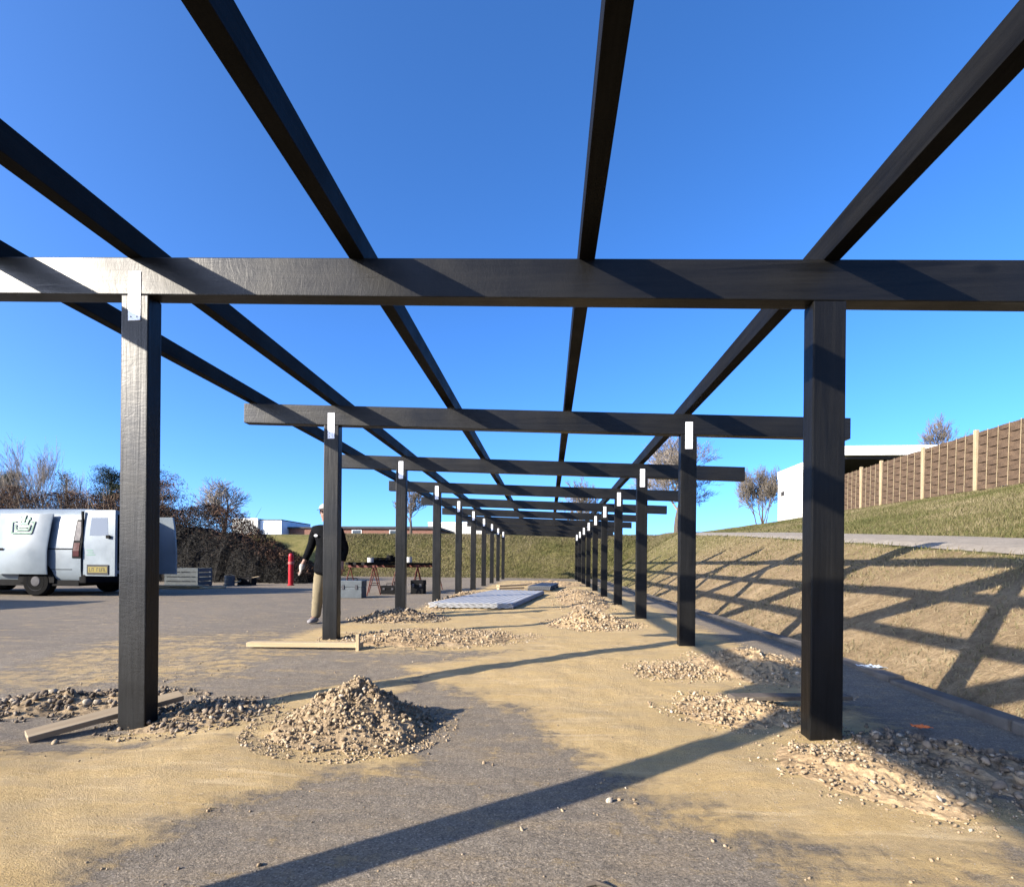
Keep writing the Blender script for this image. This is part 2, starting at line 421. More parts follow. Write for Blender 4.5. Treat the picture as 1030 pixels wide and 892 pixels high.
# gravel path along the top of the bank
yy = np.arange(-6, 33, .25); n = 9; V = []; 
for q in yy:
    zc = float(zc_at(q)); xc = FOOT+.08+zc/.62
    for k in range(n):
        xx = xc+.10+1.48*k/(n-1)+.08*(float(fbm(np.array(q*.8), np.array(k*0.+3), 31))-.5)*(1 if k in (0, n-1) else 0)
        V.append((xx, q, float(H(np.array(xx), np.array(q)))+.035+(.012 if 0 < k < n-1 else -.03)))
F = np.array([[j*n+k, j*n+k+1, (j+1)*n+k+1, (j+1)*n+k] for j in range(len(yy)-1) for k in range(n-1)])
tag(link_mesh('gravel_path', np_mesh('gravel_path', np.array(V), F), PATHM, smooth=True), kind='structure')

# kerb: concrete stones end to end
m = MB(); q = -6.
while q < 28:
    d = random.uniform(-.006, .006); m.box((2.52+d, q, -.12), (2.645+d, q+.985, .065+random.uniform(-.006, .006)+.05*float(ss(np.array((q-2.7)/2.4)))), bev=.018, seg=2); q += 1.0
tag(m.build('kerb', CONC), kind='structure')

# ------------------------------------------------------------------ stones / heaps
def ico(sub):
    bm = bmesh.new(); bmesh.ops.create_icosphere(bm, subdivisions=sub, radius=1); bm.verts.index_update()
    V = np.array([v.co[:] for v in bm.verts]); F = np.array([[v.index for v in f.verts] for f in bm.faces]); bm.free(); return V, F
ICO = {1: ico(1), 2: ico(2)}
def stones(P, S, sub=1, flat=.72, tint=None):
    """many irregular stones as arrays"""
    bv, bf = ICO[sub]; n = len(P); k = len(bv)
    V = np.repeat(bv[None], n, 0)*(1+.62*(RNG.random((n, k, 1))-.5)*(1 if sub == 1 else .35))
    if sub == 2:
        w = RNG.normal(size=(n, 3, 3)); V = V*(1+.16*np.sin(np.einsum('nkj,nij->nki', V, w)*2).sum(-1, keepdims=True)*.6)
    sc = np.stack([RNG.uniform(.8, 1.35, n), RNG.uniform(.65, 1.05, n), RNG.uniform(flat*.7, flat*1.2, n)], 1)
    V = V*sc[:, None, :]
    q = RNG.normal(size=(n, 4)); q[:, :2] *= .45; q /= np.linalg.norm(q, axis=1, keepdims=True)
    a, b, c, d = q[:, 3], q[:, 0], q[:, 1], q[:, 2]
    M = np.stack([1-2*(c*c+d*d), 2*(b*c-d*a), 2*(b*d+c*a), 2*(b*c+d*a), 1-2*(b*b+d*d), 2*(c*d-b*a), 2*(b*d-c*a), 2*(c*d+b*a), 1-2*(b*b+c*c)], 1).reshape(n, 3, 3)
    V = np.einsum('nij,nkj->nki', M, V)*np.asarray(S)[:, None, None]+np.asarray(P)[:, None, :]
    Fs = (bf[None]+(np.arange(n)*k)[:, None, None]).reshape(-1, 3)
    t = np.repeat(RNG.random(n) if tint is None else tint, k)
    return V.reshape(-1, 3), Fs, t

def zl(x, y):
    x = np.atleast_1d(np.asarray(x, float)); y = np.atleast_1d(np.asarray(y, float)); return zlot(x, y, sand_at(x, y))

def heap(label, cx, cy, rx, ry, h, rot, nst, smin, smax, soil=SOIL, stone=STONE, seed=0, peak=1.3, sub=1, rough=.5, big=0):
    root = empty('gravel_heap', (cx, cy, 0), rot, label=label, cat='gravel heap', group='heaps of dug out gravel on the ground')
    c, s = math.cos(rot), math.sin(rot)
    def hz(u, v):
        r = np.hypot(u/rx, v/ry); r = r*(1+.35*(fbm(u*3.1+seed, v*3.1, 40+seed)-.5))
        q = np.clip(1-r, 0, 1)
        return h*q**peak*(1+rough*(fbm(u*6+seed, v*6, 50+seed)-.5)*2)+.05*min(1, h*5)*(fbm(u*15, v*15, 60+seed, 5)-.5)*np.clip(q*4, 0, 1)
    def W(u, v): return cx+u*c-v*s, cy+u*s+v*c
    k = 120; u = np.linspace(-rx*1.15, rx*1.15, k); v = np.linspace(-ry*1.15, ry*1.15, k)
    U, Vv, F = grid('', u, v, None); wx, wy = W(U, Vv); hh = hz(U, Vv)
    q_ = np.clip(hh/max(h, .06)*3, 0, 1)
    hh = hh+q_*.020*np.clip(h*9, .5, 1.)*(np.abs(fbm(U*26+seed, Vv*26, 150+seed, 3)-.5)*2.2-.25)+q_*.009*(noise(U*75+seed, Vv*75, 160+seed)-.5)
    z = zl(wx, wy)+hh-.007-.02*(1-np.clip(hh/.01, 0, 1))
    mo = link_mesh('mound', np_mesh('mound', np.stack([U, Vv, z], 1), F), soil, root, smooth=True)
    # stones on and round the mound
    r = RNG.random(nst)**.6*1.25; t = RNG.random(nst)*2*math.pi
    u = r*rx*np.cos(t); v = r*ry*np.sin(t); wx, wy = W(u, v)
    kp = RNG.random(nst) < np.clip(2.6*fbm(u*7+seed, v*7, 140+seed)-.65, .22, 1); r, u, v, wx, wy = r[kp], u[kp], v[kp], wx[kp], wy[kp]; nst = len(r)
    S = 1.22*smin*(smax/smin)**(RNG.random(nst)**2.0); S = np.where(r > .95, S*.75, S)
    z = zl(wx, wy)+hz(u, v)+S*.30
    V, F, tt = stones(np.stack([u, v, z], 1), S, sub)
    o = link_mesh('stones', np_mesh('stones', V, F, {'tint': tt}), stone, root); o['kind'] = 'stuff'
    if big:
        r = RNG.random(big)**.6*.9; t = RNG.random(big)*2*math.pi; u = r*rx*np.cos(t); v = r*ry*np.sin(t); wx, wy = W(u, v)
        S = RNG.uniform(smax*.8, smax*1.35, big); z = zl(wx, wy)+hz(u, v)+S*.25
        V, F, tt = stones(np.stack([u, v, z], 1), S, 2)
        o = link_mesh('large_stones', np_mesh('large_stones', V, F, {'tint': tt}), stone, root, smooth=False); o['kind'] = 'stuff'
    return root

heap('pointed heap of brown gravel in the middle of the foreground', -1.04, 2.70, .46, .40, .20, .1, 7500, .0024, .0115, SOILG, STONE, 1, .95, big=40, rough=.8)
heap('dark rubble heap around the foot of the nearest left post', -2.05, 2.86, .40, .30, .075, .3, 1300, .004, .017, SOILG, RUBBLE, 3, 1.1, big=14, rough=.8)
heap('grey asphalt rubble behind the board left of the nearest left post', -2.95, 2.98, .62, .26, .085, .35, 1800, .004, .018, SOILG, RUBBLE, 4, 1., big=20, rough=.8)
heap('pale gravel heap in front of the nearest right post', 1.36, 2.27, .42, .32, .065, -.75, 1700, .0022, .0095, SOIL, STONE, 5, .8, big=16, rough=.9)
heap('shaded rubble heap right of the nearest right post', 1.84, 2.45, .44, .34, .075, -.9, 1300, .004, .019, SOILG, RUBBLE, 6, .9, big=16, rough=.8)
heap('gravel heap behind and left of the nearest right post', 1.14, 3.15, .42, .34, .065, -.4, 2000, .003, .013, SOIL, STONE, 7, .9, big=10, rough=.8)
heap('sandy mound at the foot of the second right post', 1.66, 4.35, .50, .60, .13, -.5, 1500, .0035, .015, SOIL, STONE, 8, 1., big=8, rough=.7)
heap('small pale gravel mound left of the second right post', 1.02, 4.15, .36, .3, .035, .3, 1300, .0035, .013, SOIL, STONE, 9, 1.)
heap('broad flat gravel heap right of the second left post', -1.25, 5.5, 1.0, .60, .10, .25, 5000, .004, .015, SOIL, STONE, 10, .9, big=12)
heap('rubble heap at the foot of the third left post', -2.15, 7.3, .60, .50, .15, .1, 2000, .006, .026, SOIL, RUBBLE, 11, 1.1, big=6)
heap('rounded sandy heap in the aisle before the third right post', .60, 7.0, .58, .60, .20, .2, 3200, .005, .02, SOIL, STONE, 12, 1.0, big=12)
heap('long low gravel ridge beside the far left posts', -1.95, 11.5, .45, 3.0, .13, .0, 2000, .006, .024, SOIL, STONE, 13, 1., big=4)
heap('long low sand ridge in the aisle right of the roofing sheets', .75, 12.5, .60, 4.2, .12, .0, 2000, .006, .024, SOIL, STONE, 14, 1., big=4)
heap('low gravel pile in the aisle beyond the roofing sheets', .2, 20.0, 1.4, 2.2, .14, .0, 800, .008, .03, SOIL, STONE, 15, 1.)

zz = lambda X, Y: float(zl(X, Y)[0])
# loose stones lying about
n = 9000; px = RNG.uniform(-3.9, 2.7, n); py = .9+RNG.random(n)**1.3*8.5
keep = RNG.random(n) < (.12+.9*fbm(px*1.7, py*1.7, 70)**2*1.6); px, py = px[keep], py[keep]
S = .0013*(4.2)**(RNG.random(len(px))**4.5)
n2 = 26000; qx = RNG.uniform(-3.9, 2.4, n2); qy = .9+RNG.random(n2)**1.2*6
sq = sand_at(qx, qy); kq = RNG.random(n2) < np.clip(1-np.abs(sq-.45)/.33, 0, 1)*np.clip(fbm(qx*4, qy*4, 72)*3.2-1.35, .03, 1)
px = np.concatenate([px, qx[kq]]); py = np.concatenate([py, qy[kq]]); S = np.concatenate([S, .0016*(5.2)**(RNG.random(kq.sum())**2.6)])
V, F, tt = stones(np.stack([px, py, zl(px, py)+S*.3], 1), S)
tag(link_mesh('loose_gravel', np_mesh('loose_gravel', V, F, {'tint': tt}), STONE), kind='stuff')
for (X, Y, s, dz, tn, lab) in [(.235, 1.95, .013, 0, 1., 'white flat stone chip at the edge of the broad post shadow'), (.275, 1.965, .008, 0, .3, 'small dark stone just right of the white chip'), (.33, 1.93, .009, 0, .15, 'dark stone crumb farthest right of the white chip'), (-.28, 2.28, .010, 0, .7, 'brown stone on bare asphalt beside a dark crumb'), (-.24, 2.26, .007, 0, .1, 'dark crumb of asphalt beside the brown stone'), (1.58, 2.02, .024, .03, .8, 'large pale lump at the front of the right gravel heap'), (1.90, 2.20, .024, .03, .35, 'big grey lump of rubble in the shade at lower right'), (1.44, 1.99, .012, .03, 1., 'white stone at the front of the right gravel heap'), (-2.50, 2.44, .020, 0, .9, 'round pale cobble against the grey board'), (-.08, 1.72, .008, 0, .95, 'white pebble on the asphalt below the broad post shadow')]:
    V, F, tt = stones(np.array([[0, 0, s*.3]]), np.array([s]), 2, .62, np.array([tn]))
    tag(link_mesh('stone', np_mesh('stone', V, F, {'tint': tt}), STONE, loc=(X, Y, zz(X, Y)+dz)), lab, 'stone')

# ------------------------------------------------------------------ grass
def blades(name, P, Hh, Wd, tint, lean=.5):
    n = len(P); a = RNG.random(n)*2*math.pi; d = np.stack([np.cos(a), np.sin(a), 0*a], 1)
    b = RNG.random(n)*2*math.pi; l = np.stack([np.cos(b), np.sin(b), 0*b], 1)*(Hh*lean*RNG.random(n))[:, None]
    V = np.empty((n, 3, 3)); V[:, 0] = P-d*Wd[:, None]; V[:, 1] = P+d*Wd[:, None]; V[:, 2] = P+l; V[:, 2, 2] += Hh
    F = np.arange(n*3).reshape(-1, 3)
    return link_mesh(name, np_mesh(name, V.reshape(-1, 3), F, {'tint': np.repeat(tint, 3)}), BLADE)
n = 210000
r = 3.2+RNG.random(n)**1.5*24; px = FOOT+RNG.random(n)**1.2*13; py = r
zc = zc_at(py); xc = FOOT+.08+zc/.62
onpath = (px > xc+.02) & (px < xc+1.55)
dens = np.where(px < xc, .30+.6*ss((px-FOOT)/(xc-FOOT)-.3)*fbm(px*2, py*2, 80)*1.5, 1.)
ok = (~onpath) & (RNG.random(n) < dens) & (px < 13+.127*(py-14)-.1); px, py, zc, xc = px[ok], py[ok], zc[ok], xc[ok]
hh = np.where(px < xc, .035, .055)*RNG.uniform(.5, 1.6, len(px)); tn = np.clip(.45*RNG.random(len(px))+.75*fbm(px*.7, py*.7, 81)-.1+np.where(px < xc, .34, .0), 0, 1)
blades('grass', np.stack([px, py, H(px, py)-.005], 1), hh, .0035+.0006*py, tn, .9)['kind'] = 'stuff'
n = 90000; px = RNG.uniform(-14, 8, n); py = RNG.uniform(27.6, 34, n)
tn = np.clip(.45*RNG.random(n)+.9*fbm(px*.6, py*.9, 83)-.12, 0, 1)
blades('grass', np.stack([px, py, H(px, py)-.01], 1), RNG.uniform(.05, .16, n), np.full(n, .016), tn, 1.)['kind'] = 'stuff'

# ------------------------------------------------------------------ carport
Y0, ST = 2.67, 2.56
XL, XR = -2.372, 1.312; PW, PD = .158, .10
BL, BR, BH = -3.235, 2.95, .205
FY = lambda k: k*(ST if k > 0 else 2.5)
def zb(x): return 2.385-.0366*(x+2.906)
car = empty('carport', (0, Y0, 0), label='long black timber carport frame of posts, crossbeams and open roof joists', cat='carport frame')
def post_mesh(x0):
    m = MB(); zt = [zb(x0)-.0015, zb(x0+PW)-.0015]
    m.hexa([(0, 0, -.25), (PW, 0, -.25), (PW, PD, -.25), (0, PD, -.25), (0, 0, zt[0]), (PW, 0, zt[1]), (PW, PD, zt[1]), (0, PD, zt[0])], bev=.006)
    return m
def plate_mesh(x0):
    m = MB(); zc = zb(x0+PW/2); m.box((PW/2-.036, -.004, zc-.145), (PW/2+.036, .002, zc+.125), bev=.0012)
    for i in range(7):
        for sx in (-.018, .018):
            z = zc-.125+i*.038
            m.lathe([(.0035, 0), (.003, .0016)], (0, 0, 0), 6) if False else m.box((PW/2+sx-.003, -.0056, z-.003), (PW/2+sx+.003, -.0042, z+.003), 1)
    return m
protoP = {}
for x0 in (XL, XR):
    protoP[x0] = (post_mesh(x0), plate_mesh(x0))
first = {}
for k in range(-2, 10):
    for x0 in (XL, XR):
        Yk = FY(k)
        jit = random.uniform(-.004, .004)
        if x0 not in first:
            p = protoP[x0][0].build('post', BW[2], car, (x0+jit, Yk, 0)); pl = protoP[x0][1].build('steel_plate', [STEEL, CONC], p); first[x0] = (p, pl)
        else:
            p = first[x0][0].copy(); COL.objects.link(p); p.parent = car; p.location = (x0+jit, Yk, -.03*(k > 0))
            if not (k == 0 and x0 == XR):
                c = first[x0][1].copy(); COL.objects.link(c); c.parent = p
m = MB(); m.hexa([(BL, 0, zb(BL)), (BR, 0, zb(BR)), (BR, PD, zb(BR)), (BL, PD, zb(BL)), (BL, 0, zb(BL)+BH), (BR, 0, zb(BR)+BH), (BR, PD, zb(BR)+BH), (BL, PD, zb(BL)+BH)], bev=.005)
b0 = None
for k in range(-2, 10):
    if b0 is None: b0 = m.build('crossbeam', BW[0], car, (0, FY(k), 0))
    else:
        c = b0.copy(); COL.objects.link(c); c.parent = car; c.location = (random.uniform(-.03, .03)-(.0 if k < 2 else .06), FY(k), -.03*(k > 0))
JW, JH = .082, .132
for xj in (-3.200, -2.29, -1.037, .185, 1.402):
    m = MB(); z0 = zb(xj-JW/2)+BH-.004
    m.box((xj-JW/2, -2*ST-.45, z0), (xj+JW/2, 9*ST+PD+.02, z0+JH), bev=.004, seg=2)
    m.build('joist', BW[1], car)
# unseen roof sheets added behind the camera to shade the ground at lower right
m = MB(); nx = 60; V = []
for i in range(nx+1):
    xx = -3.24+1.02*i/nx
    zz = zb(xx)+BH+JH+.012+.011*(1 if (i//3) % 2 else -1)
    for yq in (-2*ST-.4, -ST+.42): V.append((xx, yq, zz))
m.add(V, [(2*i, 2*i+2, 2*i+3, 2*i+1) for i in range(nx)])
rp = m.build('shade_roof_panel', SHINGLE, car); md = rp.modifiers.new('thick', 'SOLIDIFY'); md.thickness = .006

# ------------------------------------------------------------------ boards
def board(label, p, q, w, t, mat, z0=None, tilt=(0, 0), cat='board', name='board'):
    p, q = Vector(p), Vector(q); d = q-p; L = d.length; o_ = MB()
    o_.box((-w/2, 0, 0), (w/2, L, t), bev=min(w, t)*.08)
    o = o_.build(name, mat); o.location = p; o.rotation_euler = (math.asin(d.z/L), tilt[0], math.atan2(d.y, d.x)-math.pi/2)
    return tag(o, label, cat)
zz = lambda X, Y: float(zl(X, Y)[0])
board('weathered grey board lying behind the nearest left post', (-2.66, 2.44, zz(-2.6, 2.4)+.012), (-2.27, 3.02, zz(-2.2, 3.1)+.06), .085, .032, GREYW, tilt=(.25, 0))
bd = board('long pale pine board on the ground before the second left post', (-2.86, 4.72, zz(-2.8, 4.7)+.012), (-1.76, 4.74, zz(-1.76, 4.74)+.02), .10, .045, RAW[1])
board('dark board in the shade left of the nearest right post', (1.12, 3.22, zz(1.1, 3.4)+.055), (1.85, 3.30, zz(1.7, 3.5)+.055), .09, .025, DARKW)
m = MB(); m.box((-.016, -.016, -.1), (.016, .016, .16), bev=.003)
tag(m.build('stake', RAW[2], loc=(-1.775, 4.68, .06)), 'short wooden stake at the end of the pine board', 'stake')
# roofing sheets lying in the aisle
def sheet_stack(label, corners, z0, th, mat_top, n):
    """corners anticlockwise; a stack of ribbed sheets"""
    root = empty('roofing_stack', (0, 0, 0), label=label, cat='sheet stack')
    A, B, C_, D = [Vector((*c, 0)) for c in corners]
    for k in range(n):
        bm = MB(); nu = 48; V = []
        dz = z0+th*k/n; j = random.uniform(-.02, .02)
        for i in range(nu+1):
            u = i/nu; r = .010 if (i//2) % 2 else 0
            for v in np.linspace(0, 1, 7):
                p = (A.lerp(B, u)).lerp(D.lerp(C_, u), v); V.append((p.x+j, p.y, dz+r+th/n*.4))
        bm.add(V, [(i*7+v, (i+1)*7+v, (i+1)*7+v+1, i*7+v+1) for i in range(nu) for v in range(6)])
        o = bm.build('sheet', mat_top, root); md = o.modifiers.new('t', 'SOLIDIFY'); md.thickness = th/n*.5
    for v in (.06, .5, .94):
        a = A.lerp(D, v); b = B.lerp(C_, v); q = MB(); d = (b-a).normalized()*.02
        q.box((0, -.04, 0), ((b-a).length, .04, z0-.002), M=Matrix.Translation((a.x, a.y, .0))@Matrix.Rotation(math.atan2(b.y-a.y, b.x-a.x), 4, 'Z')); q.build('batten', DARKW, root)
    return root
sheet_stack('stack of pale grey ribbed roofing sheets lying in the aisle', [(-2.12, 9.0), (-.62, 9.0), (-.10, 13.4), (-1.45, 13.6)], .10, .09, SHINGLE, 4)
DKSHEET = plain('dark sheet', (.06, .065, .075), .4, .2, 4)
sheet_stack('smaller dark sheet stack beyond the pale roofing sheets', [(-.62, 15.3), (.05, 14.9), (.35, 17.6), (-.25, 17.8)], .12, .12, DKSHEET, 4)
board('two by four pale plank lying left of the dark sheet stack', (-1.5, 15.2, .18), (-.7, 16.0, .20), .16, .05, RAW[1])
board('short pale plank end beside the longer plank in the aisle', (-1.45, 14.7, .13), (-.75, 15.3, .14), .12, .05, RAW[1])

# ------------------------------------------------------------------ trestles with beams
def trestle(loc, rz, label):
    root = empty('sawhorse', loc, rz, label=label, cat='sawhorse', group='red steel sawhorses under the black beams')
    m = MB(); m.box((-.42, -.03, .68), (.42, .03, .74), bev=.006); m.build('top_bar', REDS, root)
    for sx in (-.36, .36):
        for sy in (-1, 1):
            m = MB(); m.tube([(sx, 0, .69), (sx*1.06, sy*.26, 0)], .014, 8); m.build('leg', REDS, root)
        m = MB(); m.tube([(sx*1.04, -.165, .25), (sx*1.04, .165, .25)], .010, 6); m.build('brace', REDS, root)
    return root
a0 = Vector((-4.74, 12.35, 0)); a1 = Vector((-3.62, 15.5, 0)); dr = (a1-a0).normalized(); rz = math.atan2(dr.y, dr.x)-math.pi/2
labs = ['red sawhorse at the near left end of the trestle row', 'red sawhorse second from the near end of the row', 'red sawhorse third from the near end of the row', 'red sawhorse at the far right end of the row by the black box']
for i, t in enumerate((.06, .36, .64, .95)):
    p = a0.lerp(a1, t); trestle((p.x, p.y, zz(p.x, p.y)), rz, labs[i])
nrm = Vector((dr.y, -dr.x, 0))
for i, (off, lab) in enumerate([(-.30, 'black timber beam on the sawhorses, nearest the van side'), (-.06, 'black timber beam lying along the middle of the sawhorses'), (.20, 'black timber beam on the sawhorses, nearest the posts')]):
    p = a0+nrm*off; q = a1+nrm*(off*.8)
    board(lab, (p.x, p.y, zz(p.x, p.y)+.742), (q.x, q.y, zz(q.x, q.y)+.742), .10, .07, BW[1], cat='beam', name='timber_beam')
def tin(loc, r, h, mat, label):
    root = empty('paint_tin', loc, label=label, cat='paint tin')
    m = MB(); m.lathe([(r*.96, 0), (r, .01), (r, h-.012), (r*1.03, h-.01), (r*1.03, h), (r*.9, h)], n=18); m.build('can', mat, root)
    m = MB(); m.tube([(r*math.cos(t), 0, h*.7+r*1.1*math.sin(t)) for t in np.linspace(0, math.pi, 9)], .004, 5); m.build('handle', RIM, root)
p = a0.lerp(a1, .64); tin((p.x+.05, p.y, zz(p.x, p.y)+.815), .09, .16, TIN, 'white paint tin standing on the black beams')
p = a0.lerp(a1, .16); tin((p.x, p.y, zz(p.x, p.y)+.815), .08, .12, TIN, 'small pale tin at the near end of the black beams')
p = a0.lerp(a1, .40); tin((p.x, p.y, zz(p.x, p.y)+.815), .09, .2, BLACKP, 'black bucket standing on the black beams beside the second post')
def tool_case(loc, size, label, mat, rz=0):
    root = empty('tool_case', loc, rz, label=label, cat='tool case'); w, d, h = size
    m = MB(); m.box((-w/2, -d/2, 0), (w/2, d/2, h*.62), bev=.012, seg=2); m.build('body', mat, root)
    m = MB(); m.box((-w/2-.004, -d/2-.004, h*.62+.003), (w/2+.004, d/2+.004, h), bev=.012, seg=2); m.build('lid', mat, root)
    m = MB(); m.tube([(-w*.2, 0, h), (-w*.2, 0, h+.05), (w*.2, 0, h+.05), (w*.2, 0, h)], .01, 6); m.build('handle', BLACKP, root)
    for s in (-.28, .28):
        m = MB(); m.box((s*w-.03, -d/2-.016, h*.5), (s*w+.03, -d/2-.002, h*.75), bev=.003); m.build('latch', RIM, root)
tool_case((-3.42, 13.3, zz(-3.4, 13.3)), (.34, .3, .36), 'black tool case on the asphalt below the far sawhorse', BLACKP)
tool_case((-4.50, 11.5, zz(-4.5, 11.5)), (.55, .32, .40), 'grey tool case on the asphalt behind the second left post', GREYBOX)
tool_case((-4.1, 13.0, zz(-4.1, 13)), (.40, .25, .22), 'low dark tool case on the asphalt under the black beams', BLACKP)
p = a0.lerp(a1, .47); tool_case((p.x, p.y, zz(p.x, p.y)+.815), (.22, .2, .16), 'small black tool case on top of the black beams', BLACKP)
p = a0.lerp(a1, .27); tool_case((p.x, p.y, zz(p.x, p.y)+.815), (.5, .2, .13), 'long dark tool case on top of the black beams', BLACKP, rz+1.57)

# ------------------------------------------------------------------ bollard
rb = empty('bollard', (-8.72, 16.8, zz(-8.7, 16.8)), label='red round bollard with a pale band before the dark bramble', cat='bollard')
m = MB(); m.lathe([(.115, 0), (.115, .03), (.085, .035), (.085, .72)], n=20); m.build('base', REDP, rb)
m = MB(); m.lathe([(.088, .722), (.097, .73), (.097, .80), (.088, .81)], n=20); m.build('band', plain('worn pale red band', (.30, .10, .09), .5), rb)
m = MB(); m.lathe([(.084, .812), (.084, 1.0), (.074, 1.06), (.04, 1.085), (0.01, 1.09)], n=20); m.build('cap', REDP, rb)

# ------------------------------------------------------------------ vans
SEC = [(.08, .36), (.015, .46), (0, .62), (0, 1.02), (.035, 1.25), (.10, 1.62), (.155, 1.84), (.24, 1.945), (.40, 1.985), (1.0, 2.005)]
def section(s=1., ztop=None, off=0):
    P = []
    for (q, z) in SEC:
        if ztop is not None and z > .62: z = .62+(z-.62)*(ztop-.62)/(2.005-.62)
        P.append((q, z))
    P = P+[(2-q, z) for q, z in P[::-1][1:]]
    if off:
        c = Vector((1, 1.15)); P = [tuple(Vector(p)+(c-Vector(p)).normalized()*off) for p in P]
    return P
def van(loc, rz, label, opened, group):
    root = empty('delivery_van', loc, rz, label=label, cat='van', group=group)
    st = [(0, None), (-.05, None), (-1, None), (-2, None), (-3.15, None), (-3.35, 1.93), (-3.95, 1.30), (-4.1, 1.22), (-4.7, 1.02), (-4.92, .86), (-4.98, .70)]
    bm = bmesh.new(); rings = []
    for xx, zt in st:
        q = section(ztop=zt)
        if xx < -4.6: q = [(1+(a-1)*(.93 if xx > -4.95 else .86), b) for a, b in q]
        rings.append([bm.verts.new((xx, a, b)) for a, b in q])
    n = len(rings[0])
    for r0, r1 in zip(rings, rings[1:]):
        for i in range(n-1): bm.faces.new((r0[i], r0[i+1], r1[i+1], r1[i]))
        bm.faces.new((r0[-1], r0[0], r1[0], r1[-1]))
    bm.faces.new(rings[-1])
    if not opened: bm.faces.new(rings[0][::-1])
    else:
        inner = [bm.verts.new((0, a, max(b, .58))) for a, b in section(off=.09)]
        for i in range(n-1): bm.faces.new((rings[0][i+1], rings[0][i], inner[i], inner[i+1]))
        bm.faces.new((rings[0][0], rings[0][-1], inner[-1], inner[0]))
    bmesh.ops.recalc_face_normals(bm, faces=bm.faces[:])
    m = MB(); m.bm(bm); o = m.build('body', WHITEP, root, smooth=True)
    md = o.modifiers.new('e', 'EDGE_SPLIT'); md.split_angle = R(38)
    if opened:
        bm = bmesh.new(); q = [(a, max(b, .585)) for a, b in section(off=.095)]
        r0 = [bm.verts.new((-.003, a, b)) for a, b in q]; r1 = [bm.verts.new((-2.5, a, b)) for a, b in q]
        for i in range(n-1): bm.faces.new((r0[i], r0[i+1], r1[i+1], r1[i]))
        bm.faces.new((r0[-1], r0[0], r1[0], r1[-1])); bm.faces.new(r1)
        m = MB(); m.bm(bm); m.build('load_bay', INTER, root)
        m = MB()
        for i in range(4): m.box((-1.9, .3+.3*i, .6), (-.2, .5+.3*i, .75+.12*(i % 3)), bev=.01)
        m.build('shelf_rack', DARKW, root)
    # bumper, sills
    m = MB(); m.box((-.06, .02, .30), (.11, 1.98, .50), bev=.03, seg=2); m.build('bumper', BLACKP, root)
    m = MB(); m.box((-4.2, .03, .24), (-.07, 1.97, .37)); m.build('underbody', BLACKP, root)
    m = MB(); m.box((-5.06, .12, .28), (-4.8, 1.88, .52), bev=.04, seg=2); m.build('bumper', BLACKP, root)
    # wheels
    for xx in (-1.05, -4.0):
        for sy, yq in ((-1, .0), (1, 2.0)):
            m = MB()
            pts = [(xx+.43*math.cos(t), yq+sy*.006, .36+.43*math.sin(t)) for t in np.linspace(-.12, math.pi+.12, 17)]
            m.add(pts+[(x_, yq-sy*.08, z_) for x_, _, z_ in pts], [tuple(range(17)), tuple(range(17, 34))]+[(i, i+1, i+18, i+17) for i in range(16)])
            m.build('wheel_arch', BLACKP, root)
            w = MB(); Mx = Matrix.Translation((xx, yq+sy*.016, .335))@Matrix.Rotation(R(-90)*sy, 4, 'X')
            t_ = MB(); t_.lathe([(.20, 0), (.30, 0), (.335, -.03), (.335, -.19), (.30, -.22), (.2, -.22)], n=28)
            t_.v = [tuple(Mx@Vector(p)) for p in t_.v]; wo = t_.build('wheel', TYRE, root, smooth=False)
            r_ = MB(); r_.lathe([(.05, .012), (.10, .010), (.14, -.02), (.19, -.01), (.205, .004), (.205, -.05), (.05, -.05)], n=24)
            r_.v = [tuple(Mx@Vector(p)) for p in r_.v]; r_.build('rim', RIM, wo)
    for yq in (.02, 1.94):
        m = MB(); m.box((-.012, yq, .5), (.022, yq+.04, 1.9)); m.build('dark_gap_strip', BLACKP, root)  # black strips put in as the shaded gap between body and rear doors
    m = MB(); m.box((-3.1, -.003, .60), (-.2, .012, .615)); m.build('trim_line', BLACKP, root)
    # tail lights on the rear corners
    for sy, f in ((0, 1), (1, -1)):
        m = MB()
        def tl(z0, z1, x0, x1, off, mi):
            Yy = lambda v, o: (v-o) if sy == 0 else (2-v+o)
            zs_ = sorted({z0, z1, *[q[1] for q in SEC if z0 < q[1] < z1]})
            for za, zb_ in zip(zs_, zs_[1:]):
                ya, yb = [np.interp(q, [c[1] for c in SEC], [c[0] for c in SEC]) for q in (za, zb_)]
                m.hexa([(x0, Yy(ya, off), za), (x1, Yy(ya, off), za), (x1, Yy(ya, -.06), za), (x0, Yy(ya, -.03), za), (x0, Yy(yb, off), zb_), (x1, Yy(yb, off), zb_), (x1, Yy(yb, -.06), zb_), (x0, Yy(yb, -.03), zb_)], mi)
        tl(.86, 1.72, -.19, .012, .014, 2); tl(.90, 1.20, -.165, -.025, .024, 1); tl(1.25, 1.68, -.165, -.035, .024, 0)
        m.build('tail_light', [CLEARL, REDL, BLACKP], root)
    # side door, slid back and standing proud of the side
    xa, xb = (-.72, -1.98) if opened else (-1.75, -3.0)
    pr = SEC[1:7]; off = .085 if opened else .012
    m = MB(); V = []
    for xx in (xa, xa-.02, xb+.02, xb):
        for (q, z) in pr:
            e = off if xx in (xa-.02, xb+.02) else off-.014
            V.append((xx, q-e, min(max(z, .50), 1.86)))
    k = len(pr)
    m.add(V, [(i*k+j, i*k+j+1, (i+1)*k+j+1, (i+1)*k+j) for i in range(3) for j in range(k-1)])
    d = m.build('side_door', WHITEP, root, smooth=True); md = d.modifiers.new('t', 'SOLIDIFY'); md.thickness = .045; md.offset = 0; md = d.modifiers.new('e', 'EDGE_SPLIT'); md.split_angle = R(40)
